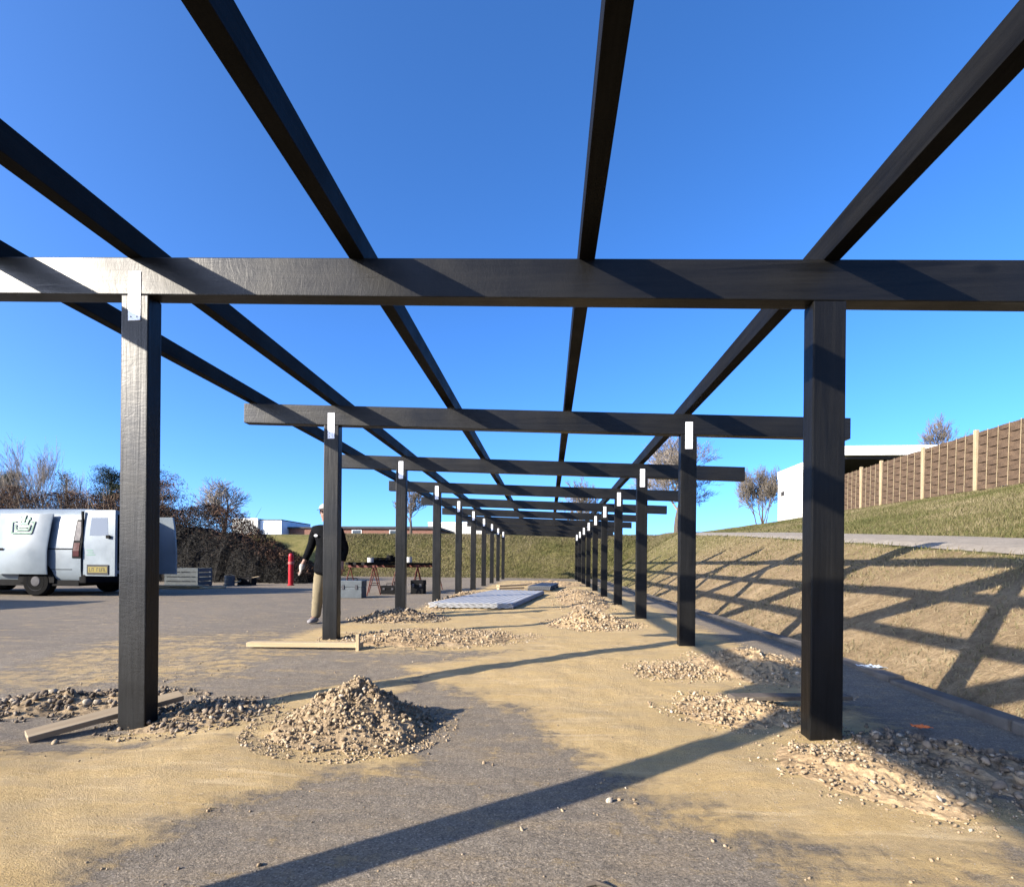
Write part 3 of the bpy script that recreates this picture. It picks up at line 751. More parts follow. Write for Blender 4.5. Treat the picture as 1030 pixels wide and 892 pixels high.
    m = MB(); m.box((xb+.10, -off-.035, 1.02), (xb+.26, -off-.028, 1.07), bev=.003); m.build('handle', BLACKP, d)
    m = MB(); m.box((xb-1.0, -.004, 1.05), (xa+.3 if not opened else -.1, .010, 1.075)); m.build('slide_rail', BLACKP, root)
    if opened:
        m = MB(); V = [(xx, q-.004, z) for xx in (xb-.02, -3.1) for q, z in pr[1:]]; m.add(V, [(j, j+1, len(pr)+j, len(pr)-1+j) for j in range(len(pr)-2)]); m.build('dark_opening_sheet', INTER, root)  # flat dark sheet stands in for the shade of the open side door
    # sign on the door: a green house outline with leaves over it
    lg = MB(); yq = -off-.032
    def at(u, w):   # u along towards the rear, w up
        q = np.interp(w, [s[1] for s in SEC], [s[0] for s in SEC]); return Vector((xa-1.02+u, q-off-.034, w))
    def stroke(a, b, t, mi):
        A, B = at(*a), at(*b); dx = Vector((B-A)); nn = Vector((0, -1, .15)).normalized(); sd = dx.cross(nn).normalized()*t/2
        P = [A-sd, A+sd, B+sd, B-sd]; lg.hexa([p+nn*.005 for p in P]+[p+nn*.010 for p in P], mi)
    for a, b in [((.12, 1.66), (.16, 1.40)), ((.16, 1.40), (.62, 1.40)), ((.62, 1.40), (.66, 1.66)), ((.22, 1.60), (.24, 1.47)), ((.24, 1.47), (.54, 1.47)), ((.54, 1.47), (.56, 1.60)), ((.28, 1.53), (.50, 1.53)), ((.12, 1.66), (.22, 1.66)), ((.56, 1.66), (.66, 1.66))]: stroke(a, b, .036, 0)
    for a, b in [((.28, 1.60), (.36, 1.78)), ((.38, 1.60), (.40, 1.82)), ((.48, 1.60), (.50, 1.78)), ((.31, 1.72), (.26, 1.78)), ((.45, 1.68), (.54, 1.74)), ((.30, 1.62), (.50, 1.62))]: stroke(a, b, .05, 1)
    lg.build('logo', [GREEN, PALEG], d)
    # rear doors
    for sy in (0, 1):
        hinge = Vector((.015, .03 if sy == 0 else 1.97, 0))
        dr_ = empty('d', (0, 0, 0)) if False else None
        W_ = .80 if sy == 0 else .70; z0, z1 = .47, 1.93
        # modelled as extending along +x from the hinge, outer face towards -y for the near door
        f = -1 if sy == 0 else 1
        m = MB(); prof = [(z0, 0., 0.), (.95, .001, 0.), (1.15, .005, .01), (1.35, .012, .025), (1.55, .021, .045), (1.75, .033, .07), (z1, .05, .11)]
        V = []
        for z, lean, cut in prof:
            for (xx, yy) in ((0, 0), (W_-cut*.5, 0), (W_-cut*.5, .06), (0, .06)):
                V.append((xx, (yy+lean*1.2)*1., z))
        Fq = [(3, 2, 1, 0), tuple(range((len(prof)-1)*4, len(prof)*4))]
        for i in range(len(prof)-1):
            for j in range(4): Fq.append((i*4+j, i*4+(j+1) % 4, (i+1)*4+(j+1) % 4, (i+1)*4+j))
        m.add(V, Fq)
        bm = bmesh.new(); vs = [bm.verts.new(p) for p in m.v]
        for q in m.f: bm.faces.new([vs[i] for i in q])
        bmesh.ops.bevel(bm, geom=[e for e in bm.edges if e.calc_face_angle(0) > 1.2], offset=.018, segments=3, affect='EDGES', profile=.5)
        m = MB(); m.bm(bm)
        w_ = MB()
        yo = lambda z: np.interp(z, [p[0] for p in prof], [p[1]*1.2 for p in prof])
        w_.hexa([(.16, yo(1.37)-.004, 1.36), (.62, yo(1.37)-.004, 1.36), (.62, yo(1.37)+.01, 1.36), (.16, yo(1.37)+.01, 1.36), (.18, yo(1.76)-.004, 1.76), (.58, yo(1.76)-.004, 1.76), (.58, yo(1.76)+.01, 1.76), (.18, yo(1.76)+.01, 1.76)])
        parts = [('window', w_, GLASS)]
        h_ = MB(); h_.box((.60, -.035, 1.30), (.70, .0, 1.37), bev=.008); parts.append(('handle', h_, BLACKP))
        if sy == 0:
            p_ = MB(); p_.box((.12, -.018, .50), (.66, -.004, .72), 1, .006); p_.box((.16, -.021, .545), (.63, -.017, .675), 0, .001)
            for i in range(7):
                if i == 2: continue
                x_ = .19+i*.062; p_.box((x_, -.0225, .57), (x_+.012, -.0205, .65), 1)
                if i % 2: p_.box((x_+.013, -.0225, .638), (x_+.04, -.0205, .65), 1)
                else: p_.box((x_+.013, -.0225, .57), (x_+.04, -.0205, .582), 1)
                if i % 3: p_.box((x_+.041, -.0225, .57), (x_+.05, -.0205, .65), 1)
            parts.append(('number_plate', p_, [PLATE, INK]))
            g_ = MB()
            for i, (a, b) in enumerate([(.10, .26), (.14, .22), (.10, .20)]): g_.box((a, -.0035, .93+i*.05), (b+.06, -.0015, .945+i*.05))
            parts.append(('lettering', g_, PALEG))
        ang = (R(-3) if sy == 0 else R(4)) if opened else R(90 if sy == 0 else -90)
        M_ = Matrix.Translation(hinge)@Matrix.Rotation(ang, 4, 'Z')
        if sy == 1: M_ = M_@Matrix.Scale(-1, 4, (0, 1, 0))
        def tf(mb):
            mb.v = [tuple(M_@Vector(p)) for p in mb.v]
            if sy == 1: mb.f = [q[::-1] for q in mb.f]
            return mb
        do = tf(m).build('rear_door', WHITEP, root, smooth=True); md = do.modifiers.new('e', 'EDGE_SPLIT'); md.split_angle = R(35)
        for nm_, mb, mt in parts: tf(mb).build(nm_, mt, do)
    # front glass and lamps
    m = MB(); m.hexa([(-3.40, .26, 1.86), (-3.40, 1.74, 1.86), (-3.93, 1.86, 1.33), (-3.93, .14, 1.33), (-3.42, .26, 1.875), (-3.42, 1.74, 1.875), (-3.95, 1.86, 1.345), (-3.95, .14, 1.345)]); m.build('windscreen', GLASS, root)
    for sy in (0, 1):
        Yy = lambda v: v if sy == 0 else 2-v
        m = MB(); m.add([(-3.05, Yy(.022), 1.22), (-3.78, Yy(.022), 1.22), (-3.40, Yy(.10), 1.72), (-3.05, Yy(.112), 1.74)], [(0, 1, 2, 3)]); m.build('window', GLASS, root)
        m = MB(); m.hexa([(-4.90, Yy(.16), .78), (-4.55, Yy(.045), .78), (-4.55, Yy(.2), .78), (-4.90, Yy(.42), .78), (-4.88, Yy(.18), .95), (-4.45, Yy(.05), .98), (-4.45, Yy(.2), .98), (-4.85, Yy(.42), .95)]); m.build('headlight', CLEARL, root)
        m = MB(); m.box((-3.72, Yy(-.20), 1.22) if sy == 0 else (-3.72, 2.02, 1.22), (-3.60, Yy(-.02), 1.45) if sy == 0 else (-3.60, 2.2, 1.45), bev=.02); m.build('mirror', BLACKP, root)
    return root
van((-10.33, 10.62, .06), 0, 'white delivery van with open rear doors and a green logo on its side door', True, None)
van((-12.35, 5.05, .06), 0, 'unseen white delivery van with closed doors, added nearer the camera to cast shade', False, None)  # out of view, added for its shadow on the asphalt at left

# pile beyond the van
def crate(loc, size, label, rz=0):
    root = empty('crate', loc, rz, label=label, cat='crate'); w, d, h = size
    m = MB(); m.box((-w/2, -d/2, 0), (w/2, d/2, .04)); 
    m.build('floor', GREYBOX, root)
    for i in range(4):
        m = MB(); z = .06+i*(h-.06)/4; zz1 = z+(h-.06)/4-.03
        for a, b in (((-w/2, -d/2, z), (w/2, -d/2+.03, zz1)), ((-w/2, d/2-.03, z), (w/2, d/2, zz1)), ((-w/2, -d/2+.032, z), (-w/2+.03, d/2-.032, zz1)), ((w/2-.03, -d/2+.032, z), (w/2, d/2-.032, zz1))): m.box(a, b)
        m.build('slat_ring', GREYBOX, root)
    m = MB()
    for sx in (-1, 1):
        for sy in (-1, 1): m.box((sx*(w/2-.035)-.03, sy*(d/2-.035)-.03, .042), (sx*(w/2-.035)+.03, sy*(d/2-.035)+.03, h-.02))
    m.build('corner_frame', GREYBOX, root)
crate((-11.25, 15.3, .06), (1.0, .8, .62), 'grey slatted crate standing beyond the open van', .1)
for i, (p, q, lab) in enumerate([((-11.3, 13.9, .07), (-9.9, 14.2, .07), 'pale plank lowest in the pile before the grey crate'), ((-11.2, 13.95, .125), (-10.0, 14.1, .125), 'pale plank on top of the pile before the grey crate'), ((-11.0, 14.25, .07), (-9.6, 14.6, .07), 'pale plank behind the plank pile, farthest from the post'), ((-10.7, 16.2, .07), (-9.9, 16.9, .32), 'pale board propped up right of the grey crate')]):
    board(lab, p, q, .2, .05, RAW[1], cat='plank', name='plank')
tin((-10.5, 16.2, .06), .15, .34, GREYBOX, 'grey bucket right of the slatted crate')
tool_case((-10.15, 16.6, .06), (.5, .3, .26), 'dark tool case on the asphalt before the bramble', BLACKP)

# ------------------------------------------------------------------ small litter
def crumple(loc, s, mat, label, name):
    bm = bmesh.new(); bmesh.ops.create_grid(bm, x_segments=9, y_segments=7, size=1)
    for v in bm.verts:
        x, y = v.co.x, v.co.y
        v.co = Vector((x*s*1.2, y*s*.8, s*.55*(float(fbm(np.array(x*2.1+loc[0]), np.array(y*2.1), 90))+.1*math.sin(9*x+4*y))))
    m = MB(); m.bm(bm); o = m.build(name, mat, loc=loc); md = o.modifiers.new('t', 'SOLIDIFY'); md.thickness = .002
    return tag(o, label, 'litter')
crumple((2.02, 2.92, zz(2.0, 2.9)+.02), .035, ORANGE, 'orange plastic scrap on the shaded asphalt by the kerb', 'plastic_scrap')
crumple((2.62, 4.35, zz(2.6, 4.35)+.012), .075, PALEBLUE, 'pale blue plastic film lying against the kerb', 'plastic_film')
m = MB(); m.tube([(-.03, 0, .006), (.0, .008, .010), (.045, -.004, .006)], [.006, .008, .003], 6)
tag(m.build('stick', DARKW, loc=(.14, 1.43, zz(.14, 1.43))), 'small dark stick on the asphalt at the bottom edge', 'stick')

# ------------------------------------------------------------------ person
def skin_mesh(name, nodes, edges, mat, parent, sub=2, root=0):
    """nodes: (x,y,z,r) ; one continuous surface grown round a skeleton"""
    me = bpy.data.meshes.new(name); me.from_pydata([q[:3] for q in nodes], edges, [])
    o = bpy.data.objects.new(name, me); COL.objects.link(o)
    md = o.modifiers.new('skin', 'SKIN'); md.use_smooth_shade = True
    sv = me.skin_vertices[0].data
    for i, q in enumerate(nodes):
        r = q[3]; sv[i].radius = (r, r) if not isinstance(r, tuple) else r
        sv[i].use_root = (i == root)
    md2 = o.modifiers.new('sub', 'SUBSURF'); md2.levels = md2.render_levels = sub
    dg = bpy.context.evaluated_depsgraph_get(); dg.update()
    m2 = bpy.data.meshes.new_from_object(o.evaluated_get(dg)); bpy.data.objects.remove(o)
    m2.materials.clear()
    return link_mesh(name, m2, mat, parent, smooth=True)
def chain(N, E, start, pts):
    prev = start
    for q in pts:
        N.append(q); i = len(N)-1
        if prev is not None: E.append((prev, i))
        prev = i
    return prev
pz = zz(-2.98, 6.72)
per = empty('person', (-2.985, 6.72, pz), R(0), label='person in black jacket, khaki trousers and white cap walking behind the second left post', cat='person'); per.scale = (.95, .95, .90)
# local frame: faces -y (towards the camera), x right in the picture
hip = (.0, 0., .90); sh_l = (-.165, .0, 1.40); sh_r = (.165, .02, 1.38)
el_l = (-.262, .04, 1.13); wr_l = (-.315, -.06, .90); el_r = (.225, .09, 1.12); wr_r = (.205, .03, .88)
kn_l = (-.10, -.05, .49); an_l = (-.15, -.02, .09); kn_r = (.10, -.10, .50); an_r = (.11, .10, .11)
N = []; E = []
N.append((*hip, .12)); sp = chain(N, E, 0, [(0, 0, 1.08, .115), (0, 0, 1.26, .13), (0, .01, 1.40, .10), (0, .005, 1.47, .052), (0, -.01, 1.53, .055), (-.005, -.02, 1.60, .088), (-.008, -.018, 1.68, .085), (-.008, -.01, 1.735, .055)])
chest = 3
a = chain(N, E, chest, [(*sh_l, .055), (*el_l, .042), (*wr_l, .027), (-.330, -.075, .855, .036), (-.338, -.085, .81, .034)])
def fingers(base, d, side, palm):
    d = Vector(d).normalized(); side = Vector(side).normalized(); nrm_ = d.cross(side)
    for i, (o_, L) in enumerate([(-.030, .060), (-.010, .070), (.011, .066), (.031, .052)]):
        b_ = Vector(base)+side*o_; p1 = b_+d*L*.5+nrm_*.004; p2 = p1+(d*.8+nrm_*.5).normalized()*L*.5
        chain(N, E, palm, [(*b_, .010), (*p1, .009), (*p2, .0075)])
    t0 = Vector(base)-d*.05-side*.035; t1 = t0-side*.028+d*.025; t2 = t1+d*.03-side*.006
    chain(N, E, palm-1, [(*t0, .012), (*t1, .0105), (*t2, .009)])
fingers((-.342, -.088, .79), (-.15, -.15, -1), (.55, -.8, 0), a)
a = chain(N, E, chest, [(*sh_r, .055), (*el_r, .042), (*wr_r, .027), (.203, .01, .835, .036), (.201, .0, .79, .034)])
fingers((.201, -.002, .77), (0, -.15, -1), (-.4, -.9, 0), a)
for k_, an, sx in ((kn_l, an_l, -1), (kn_r, an_r, 1)):
    chain(N, E, 0, [(sx*.09, 0, .84, .095), (*k_, .058), (*an, .04), (an[0]+sx*.02, an[1]-.12, .045, .035)])
skin_mesh('body', N, E, SKIN, per)
# nose, eyes
m = MB(); m.lathe([(.004, .025), (.012, .004), (.010, -.006), (.002, -.010)], (-.007, -.113, 1.612), 8); m.build('nose', SKIN, per, smooth=True)
for sx in (-.034, .02):
    m = MB(); m.lathe([(.002, -.008), (.009, -.004), (.009, .004), (.002, .008)], (sx, -.100, 1.645), 8); m.build('eye', EYE, per, smooth=True)
m = MB(); m.box((-.03, -.104, 1.562), (.016, -.096, 1.570), bev=.003); m.build('mouth', plain('lips', (.45, .2, .17), .5), per)
# hair (below the cap), cap
bm = bmesh.new(); bmesh.ops.create_uvsphere(bm, u_segments=20, v_segments=12, radius=1)
bm2 = bm.copy()
for v in bm.verts: v.co = Vector((v.co.x*.097-.007, v.co.y*.105-.006, v.co.z*.085+1.665))
bmesh.ops.delete(bm, geom=[v for v in bm.verts if v.co.y < -.055 and v.co.z < 1.70 or v.co.z < 1.58], context='VERTS')
m = MB(); m.bm(bm); m.build('hair', HAIR, per, smooth=True)
for v in bm2.verts: v.co = Vector((v.co.x*.106-.007, v.co.y*.114-.010, v.co.z*.095+1.700))
bmesh.ops.delete(bm2, geom=[v for v in bm2.verts if v.co.z < 1.685], context='VERTS')
m = MB(); m.bm(bm2); cp = m.build('cap', CAPM, per, smooth=True); md = cp.modifiers.new('t', 'SOLIDIFY'); md.thickness = .004
m = MB(); V = []
for i in range(9):
    t = R(-60+15*i); V += [(-.007+.10*math.sin(t), -.010-.108*math.cos(t), 1.690), (-.007+.105*math.sin(t), -.022-.185*math.cos(t)**1.0, 1.672)]
m.add(V, [(2*i, 2*i+2, 2*i+3, 2*i+1) for i in range(8)]); vz = m.build('visor', plain('dark visor', (.03, .03, .035), .7), cp); md = vz.modifiers.new('t', 'SOLIDIFY'); md.thickness = .004
# jacket
N = []; E = []; N.append((0, 0, .70, .178)); chain(N, E, 0, [(0, 0, .80, .188), (0, 0, .92, .178), (0, 0, 1.12, .155), (0, 0, 1.28, .165), (0, .01, 1.41, .125), (0, .008, 1.475, .075)])
for s_, e_, w_ in ((sh_l, el_l, wr_l), (sh_r, el_r, wr_r)):
    mid = tuple((a_+b_)/2 for a_, b_ in zip(s_, e_)); lo = tuple(a_*.12+b_*.88 for a_, b_ in zip(e_, w_))
    chain(N, E, 5, [(*s_, .076), (*mid, .064), (*e_, .060), (*lo, .047)])
jk = skin_mesh('jacket', N, E, JACKET, per, 3)
for v in jk.data.vertices:
    c_ = v.co; v.co = c_+v.normal*.016*(float(fbm(np.array(c_.x*9+c_.z*5), np.array(c_.z*16-c_.x*6), 201))-.5)
m = MB(); m.lathe([(.028, 0), (.028, .004), (.02, .006)], (0, 0, 0), 10); m.v = [(p[0]-.09, -.165-p[2], 1.30+p[1]*.7) for p in m.v]; m.build('badge', plain('pale badge', (.5, .5, .5), .6), jk)
# trousers
N = []; E = []; N.append((0, 0, .90, .12))
for k_, an, sx in ((kn_l, an_l, -1), (kn_r, an_r, 1)):
    md_ = tuple((a_+b_)/2 for a_, b_ in zip(k_, an))
    chain(N, E, 0, [(sx*.080, 0, .80, .092), ((k_[0]+sx*.09)/2, k_[1]*.5, .66, .090), (*k_, .082), (*md_, .076), (an[0], an[1], an[2]-.03, .072)])
tr = skin_mesh('trousers', N, E, KHAKI, per, 3)
for v in tr.data.vertices:
    c_ = v.co; v.co = c_+v.normal*.016*(float(fbm(np.array(c_.x*9+c_.z*4), np.array(c_.z*15+c_.x*8), 205))-.5)
# shoes and the pale glove on the swinging hand
for an, sx in ((an_l, -1), (an_r, 1)):
    N = [(an[0], an[1]+.05, .05, (.045, .045)), (an[0], an[1]-.03, .055, (.045, .05)), (an[0]+sx*.01, an[1]-.12, .042, (.05, .036)), (an[0]+sx*.015, an[1]-.19, .034, (.042, .026))]
    skin_mesh('shoe', N, [(0, 1), (1, 2), (2, 3)], SHOE, per)
N = [(-.318, -.063, .885, .038), (-.330, -.075, .850, .044), (-.338, -.085, .805, .046)]; E = [(0, 1), (1, 2)]
for i, (o_, L) in enumerate([(-.032, .068), (-.010, .078), (.012, .074), (.034, .060)]):
    b_ = Vector((-.342, -.088, .785))+Vector((.55, -.8, 0)).normalized()*o_; d = Vector((-.15, -.15, -1)).normalized()
    chain(N, E, 2, [(*b_, .0145), (*(b_+d*L*.55), .013), (*(b_+d*L+Vector((0, -.012, 0))), .0115)])
skin_mesh('glove', N, E, GLOVE, per, 2)

# ------------------------------------------------------------------ vegetation
def bare_tree(name, label, loc, h, spread, seed, trunk_r, levels=5, trunk_h=.25, mats=(None, None), up=.25, cat='tree', nstem=1, kids=(3, 5), twigr=.012, group=None, width=None):
    rnd = random.Random(seed); root = empty(name, loc, label=label, cat=cat, group=group)
    tb = MB(); cb = MB()
    def grow(p, d, L, r, lev):
        n = 4 if lev == 0 else 3; pts = [p]; rr = [r]; q = p.copy(); dd = d.copy()
        for i in range(n):
            dd = (dd+Vector((rnd.uniform(-1, 1), rnd.uniform(-1, 1), rnd.uniform(-.5, 1)*.8))*(.10+.05*lev)+Vector((0, 0, up*.12))).normalized()
            q = q+dd*L/n; pts.append(q.copy()); rr.append(max(twigr*.6, r*(1-.45*(i+1)/n)))
        (tb if lev == 0 else cb).tube(pts, rr, 8 if lev == 0 else 5 if lev < 3 else 3, cap=lev == 0)
        if lev >= levels: return
        for k in range(rnd.randint(*kids)):
            t = rnd.uniform(.35, 1.) if lev else rnd.uniform(.55, 1.)
            i = min(n-1, int(t*n)); b = pts[i].lerp(pts[i+1], t*n-i)
            a = rnd.uniform(0, 2*math.pi); tilt = rnd.uniform(.45, 1.05)*spread
            s_ = dd.orthogonal().normalized(); s_.rotate(Matrix.Rotation(a, 3, dd))
            nd = (dd*math.cos(tilt)+s_*math.sin(tilt)).normalized()
            grow(b, nd, L*rnd.uniform(.55, .82), max(twigr, rr[i]*rnd.uniform(.5, .7)), lev+1)
        grow(pts[-1], dd, L*.72, rr[-1], lev+1)
    for s_ in range(nstem):
        d0 = Vector((rnd.uniform(-.1, .1), rnd.uniform(-.1, .1), 1)) if nstem == 1 else Vector((rnd.uniform(-.5, .5), rnd.uniform(-.5, .5), 1))
        grow(Vector((rnd.uniform(-.3, .3)*(nstem > 1), rnd.uniform(-.3, .3)*(nstem > 1), 0)), d0.normalized(), h*trunk_h, trunk_r, 0)
    P = np.array(cb.v+tb.v); kz = h/P[:, 2].max(); kr = (width or kz*np.ptp(P[:, :2], axis=0).max())/np.ptp(P[:, :2], axis=0).max()
    cx, cy = ((P[:, :2].max(0)+P[:, :2].min(0))/2) if width else (0, 0)
    for q in (tb, cb): q.v = [((p[0]-cx*p[2]*kz/h)*kr, (p[1]-cy*p[2]*kz/h)*kr, p[2]*kz) for p in q.v]
    tb.build('trunk', mats[0] or BARK, root); cb.build('crown', mats[1] or TWIG, root)
    return root
Hs = lambda X, Y: float(H(np.array(float(X)), np.array(float(Y))))
bare_tree('bare_tree', 'large bare tree rising behind the second right post', (11.0, 45, Hs(11, 45)), 9.2, .95, 3, .14, 6, .22, (BARK, PALETWIG), kids=(3, 4), twigr=.009, width=8.8)
bare_tree('bare_tree', 'bushy bare tree left of the white house', (17.6, 44, Hs(17.6, 44)-.2), 5.4, .75, 5, .06, 5, .25, nstem=6, kids=(3, 3), twigr=.012, width=4.6)
bare_tree('bare_tree', 'bare tree crown showing above the brown slat fence', (29.7, 41, 3.8), 8.5, .9, 9, .16, 6, .24, kids=(3, 4), twigr=.013, width=6.0)
bare_tree('bare_tree', 'slim bare tree before the far white building', (-11.7, 43, Hs(-11.7, 43)), 4.6, .8, 12, .10, 5, .26, kids=(2, 4), twigr=.014, width=3.4)
bare_tree('bare_tree', 'distant bare tree above the middle of the far beams', (3.9, 60, Hs(3.9, 60)), 8.3, .95, 14, .15, 5, .25, kids=(3, 4), twigr=.02, width=6)
bare_tree('bare_tree', 'round bare tree beside the white flat roofed house', (-26.6, 40, Hs(-26.6, 40)-.3), 5.2, .95, 17, .10, 5, .22, (BARK, PALETWIG), kids=(3, 4), twigr=.010, width=5.2)
for i, (X, Y, hh_, lab) in enumerate([(-25.4, 22.5, 7.0, 'tall thin bare tree at the left picture edge'), (-24.0, 22.2, 6.7, 'tall thin bare tree second from the left picture edge'), (-22.5, 22.6, 5.2, 'shorter thin bare tree right of the two tall ones')]):
    bare_tree('bare_tree', lab, (X, Y, 0), hh_, .6, 20+i, .06, 5, .30, (BIRCH, PALETWIG), .6, kids=(2, 3), twigr=.007, nstem=2, width=3.0)

def clump(name, label, mat, P, size, tint, parent=None, wid=.35):
    """leaf sized faces at points P"""
    n = len(P); a = RNG.normal(size=(n, 3)); a /= np.linalg.norm(a, axis=1, keepdims=True)
    b = np.cross(a, RNG.normal(size=(n, 3))); b /= np.linalg.norm(b, axis=1, keepdims=True)
    s = (size*RNG.uniform(.5, 1.4, n))[:, None]
    V = np.stack([P-a*s, P+b*s*wid, P+a*s, P-b*s*wid], 1)
    me = np_mesh(name, V.reshape(-1, 3), np.arange(4*n).reshape(-1, 4), {'tint': np.repeat(tint, 4)})
    return link_mesh(name, me, mat, parent)
def hedge(label, x0, x1, yfun, depth, hfun, mat, n, size, ztint):
    root = empty('bramble_hedge', ((x0+x1)/2, yfun((x0+x1)/2), 0), label=label, cat='hedge')
    ox, oy = root.location.x, root.location.y
    x = RNG.uniform(x0, x1, n); top = np.array([hfun(q) for q in x])*(.82+.36*fbm(x*.9, x*0+2, 101)+.12*(noise(x*5, x*0, 102)-.5))
    t = RNG.random(n)**.75; v = RNG.uniform(-1, 1, n); prof = np.sqrt(np.clip(1-(t*1.0)**3, 0.05, 1))
    edge = 1+.35*(fbm(x*1.5, t*top*1.5, 103)-.5)
    y = np.array([yfun(q) for q in x])+v*depth*prof*edge; z = t*top
    tint = np.clip(.55*RNG.random(n)+.9*(t-.5)*ztint+.5*(fbm(x*1.2, z*1.6, 104)-.3), 0, 1)  # tint rises with height: sunlit tops put into the colour
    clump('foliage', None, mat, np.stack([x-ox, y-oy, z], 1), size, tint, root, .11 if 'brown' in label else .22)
    sb = MB()
    for i in range(260 if 'brown' in label else 90):
        X = random.uniform(x0, x1); tp = hfun(X)*random.uniform(.8, 1.15); Y = yfun(X)+random.uniform(-.7, .7)*depth
        l = Vector((random.uniform(-.35, .35), random.uniform(-.35, .35), 1))
        sb.tube([(X-ox, Y-oy, 0), (X-ox+l.x*tp*.5, Y-oy+l.y*tp*.5, tp*.55), (X-ox+l.x*tp*1.1, Y-oy+l.y*tp*1.1, tp)], [.018, .012, .005], 3, cap=False)
    sb.build('stems', BIRCH if 'brown' in label else COREM, root)
    # dense core of old wood
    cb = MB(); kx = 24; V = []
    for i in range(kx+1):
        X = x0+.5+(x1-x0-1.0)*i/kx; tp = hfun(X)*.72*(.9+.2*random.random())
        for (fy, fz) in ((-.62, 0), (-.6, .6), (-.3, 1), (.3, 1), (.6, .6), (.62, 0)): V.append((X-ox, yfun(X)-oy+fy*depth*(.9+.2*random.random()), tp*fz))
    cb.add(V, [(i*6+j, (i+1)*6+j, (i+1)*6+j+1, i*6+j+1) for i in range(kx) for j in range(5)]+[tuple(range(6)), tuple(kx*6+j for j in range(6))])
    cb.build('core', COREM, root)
    return root
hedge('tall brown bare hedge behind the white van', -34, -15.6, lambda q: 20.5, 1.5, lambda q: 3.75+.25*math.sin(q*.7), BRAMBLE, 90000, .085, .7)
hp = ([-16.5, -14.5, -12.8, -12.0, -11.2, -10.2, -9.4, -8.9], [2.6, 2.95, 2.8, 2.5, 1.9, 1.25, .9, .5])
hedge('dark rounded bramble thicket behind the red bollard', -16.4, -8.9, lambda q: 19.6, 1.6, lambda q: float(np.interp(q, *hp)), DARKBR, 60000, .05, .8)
def pine(label, loc, h, w, seed, n=26000):
    root = empty('pine_tree', loc, label=label, cat='pine tree'); m = MB(); rnd = random.Random(seed)
    m.tube([(0, 0, 0), (.05, 0, h*.5), (0, .05, h*.95)], [.14, .10, .03], 8); 
    P = []; 
    for k in range(26):
        z = h*(.45+.55*(k/26)); a = rnd.uniform(0, 6.28); L = w*(1.1-.85*(k/26))*rnd.uniform(.5, 1.)
        e = Vector((math.cos(a)*L, math.sin(a)*L, z+rnd.uniform(0, .25)*L)); m.tube([(0, 0, z-.1), tuple(e)], [.03, .01], 4, cap=False)
        for t in np.linspace(.35, 1, 4): P.append(Vector((0, 0, z)).lerp(e, t))
    m.build('trunk', BARK, root)
    P = np.array([tuple(p) for p in P]); Q = np.repeat(P, n//len(P), 0); Q = Q+RNG.normal(size=Q.shape)*np.array([.22, .22, .12])
    clump('crown', None, PINE, Q, .035, RNG.random(len(Q)), root)
pine('dark green pine behind the hedge, crown split by the nearest left post', (-20.6, 25.0, 0), 5.5, 1.9, 1)
pine('dark green pine behind the hedge left of the nearest left post', (-23.6, 26, 0), 5.7, 1.6, 4)
pine('small pointed conifer showing above the brown hedge', (-26.2, 26, 0), 5.6, .5, 2, 6000)
pine('low dark conifer at the left picture edge above the hedge', (-29.5, 26, 0), 5.6, 1.6, 3)

# ------------------------------------------------------------------ fence
fr = empty('slat_fence', (13.14, 15.14, Hs(13.14, 15.14)), label='brown slatted fence with pale wooden posts along the top of the lawn', cat='fence')
FX = lambda Y: 13+.127*(Y-14); ZB = lambda Y: 3.20+.033*(Y-15)
py_ = [27.4, 24.72, 22.93, 19.92, 17.12, 14.4, 11.7, 9.0, 6.3]
for i, Yp in enumerate(py_):
    m = MB(); m.box((-.055, -.055, -.5), (.055, .055, 1.94), bev=.008); o = m.build('fence_post', POSTW, fr); o.location = (FX(Yp)-13.14, Yp-15.14, ZB(Yp)-Hs(13.14, 15.14))
for Ya, Yb in zip(py_, py_[1:]):
    m = MB(); A = Vector((FX(Ya), Ya, ZB(Ya))); B = Vector((FX(Yb), Yb, ZB(Yb))); d = B-A; L = d.length; ang = math.atan2(d.y, d.x)
    ns = 14
    nb = max(2, round(L/.47))
    for s_ in range(ns):
        z = -.085+s_*.138; K = nb*6; V = []
        jz = random.uniform(-.006, .006)
        for q in range(K+1):
            xx = .06+(L-.12)*q/K; yy = .020*math.sin(math.pi*nb*q/K+(math.pi if s_ % 2 else 0))
            V += [(xx, yy-.006, z+jz), (xx, yy+.006, z+jz), (xx, yy+.006, z+.133+jz), (xx, yy-.006, z+.133+jz)]
        m.add(V, [(4*q+c, 4*q+(c+1) % 4, 4*q+4+(c+1) % 4, 4*q+4+c) for q in range(K) for c in range(4)])
    m.box((.06, .024, .05), (L-.06, .030, 1.84), 0)
    for g in range(1, nb):
        a_ = .06+(L-.12)*g/nb; m.box((a_-.010, -.034, .04), (a_+.010, -.026, 1.86), 1)
    o = m.build('fence_panel', [SLATW, POSTW], fr); o.location = A-Vector((13.14, 15.14, Hs(13.14, 15.14))); o.rotation_euler = (0, -math.atan2(d.z, Vector((d.x, d.y)).length), ang)

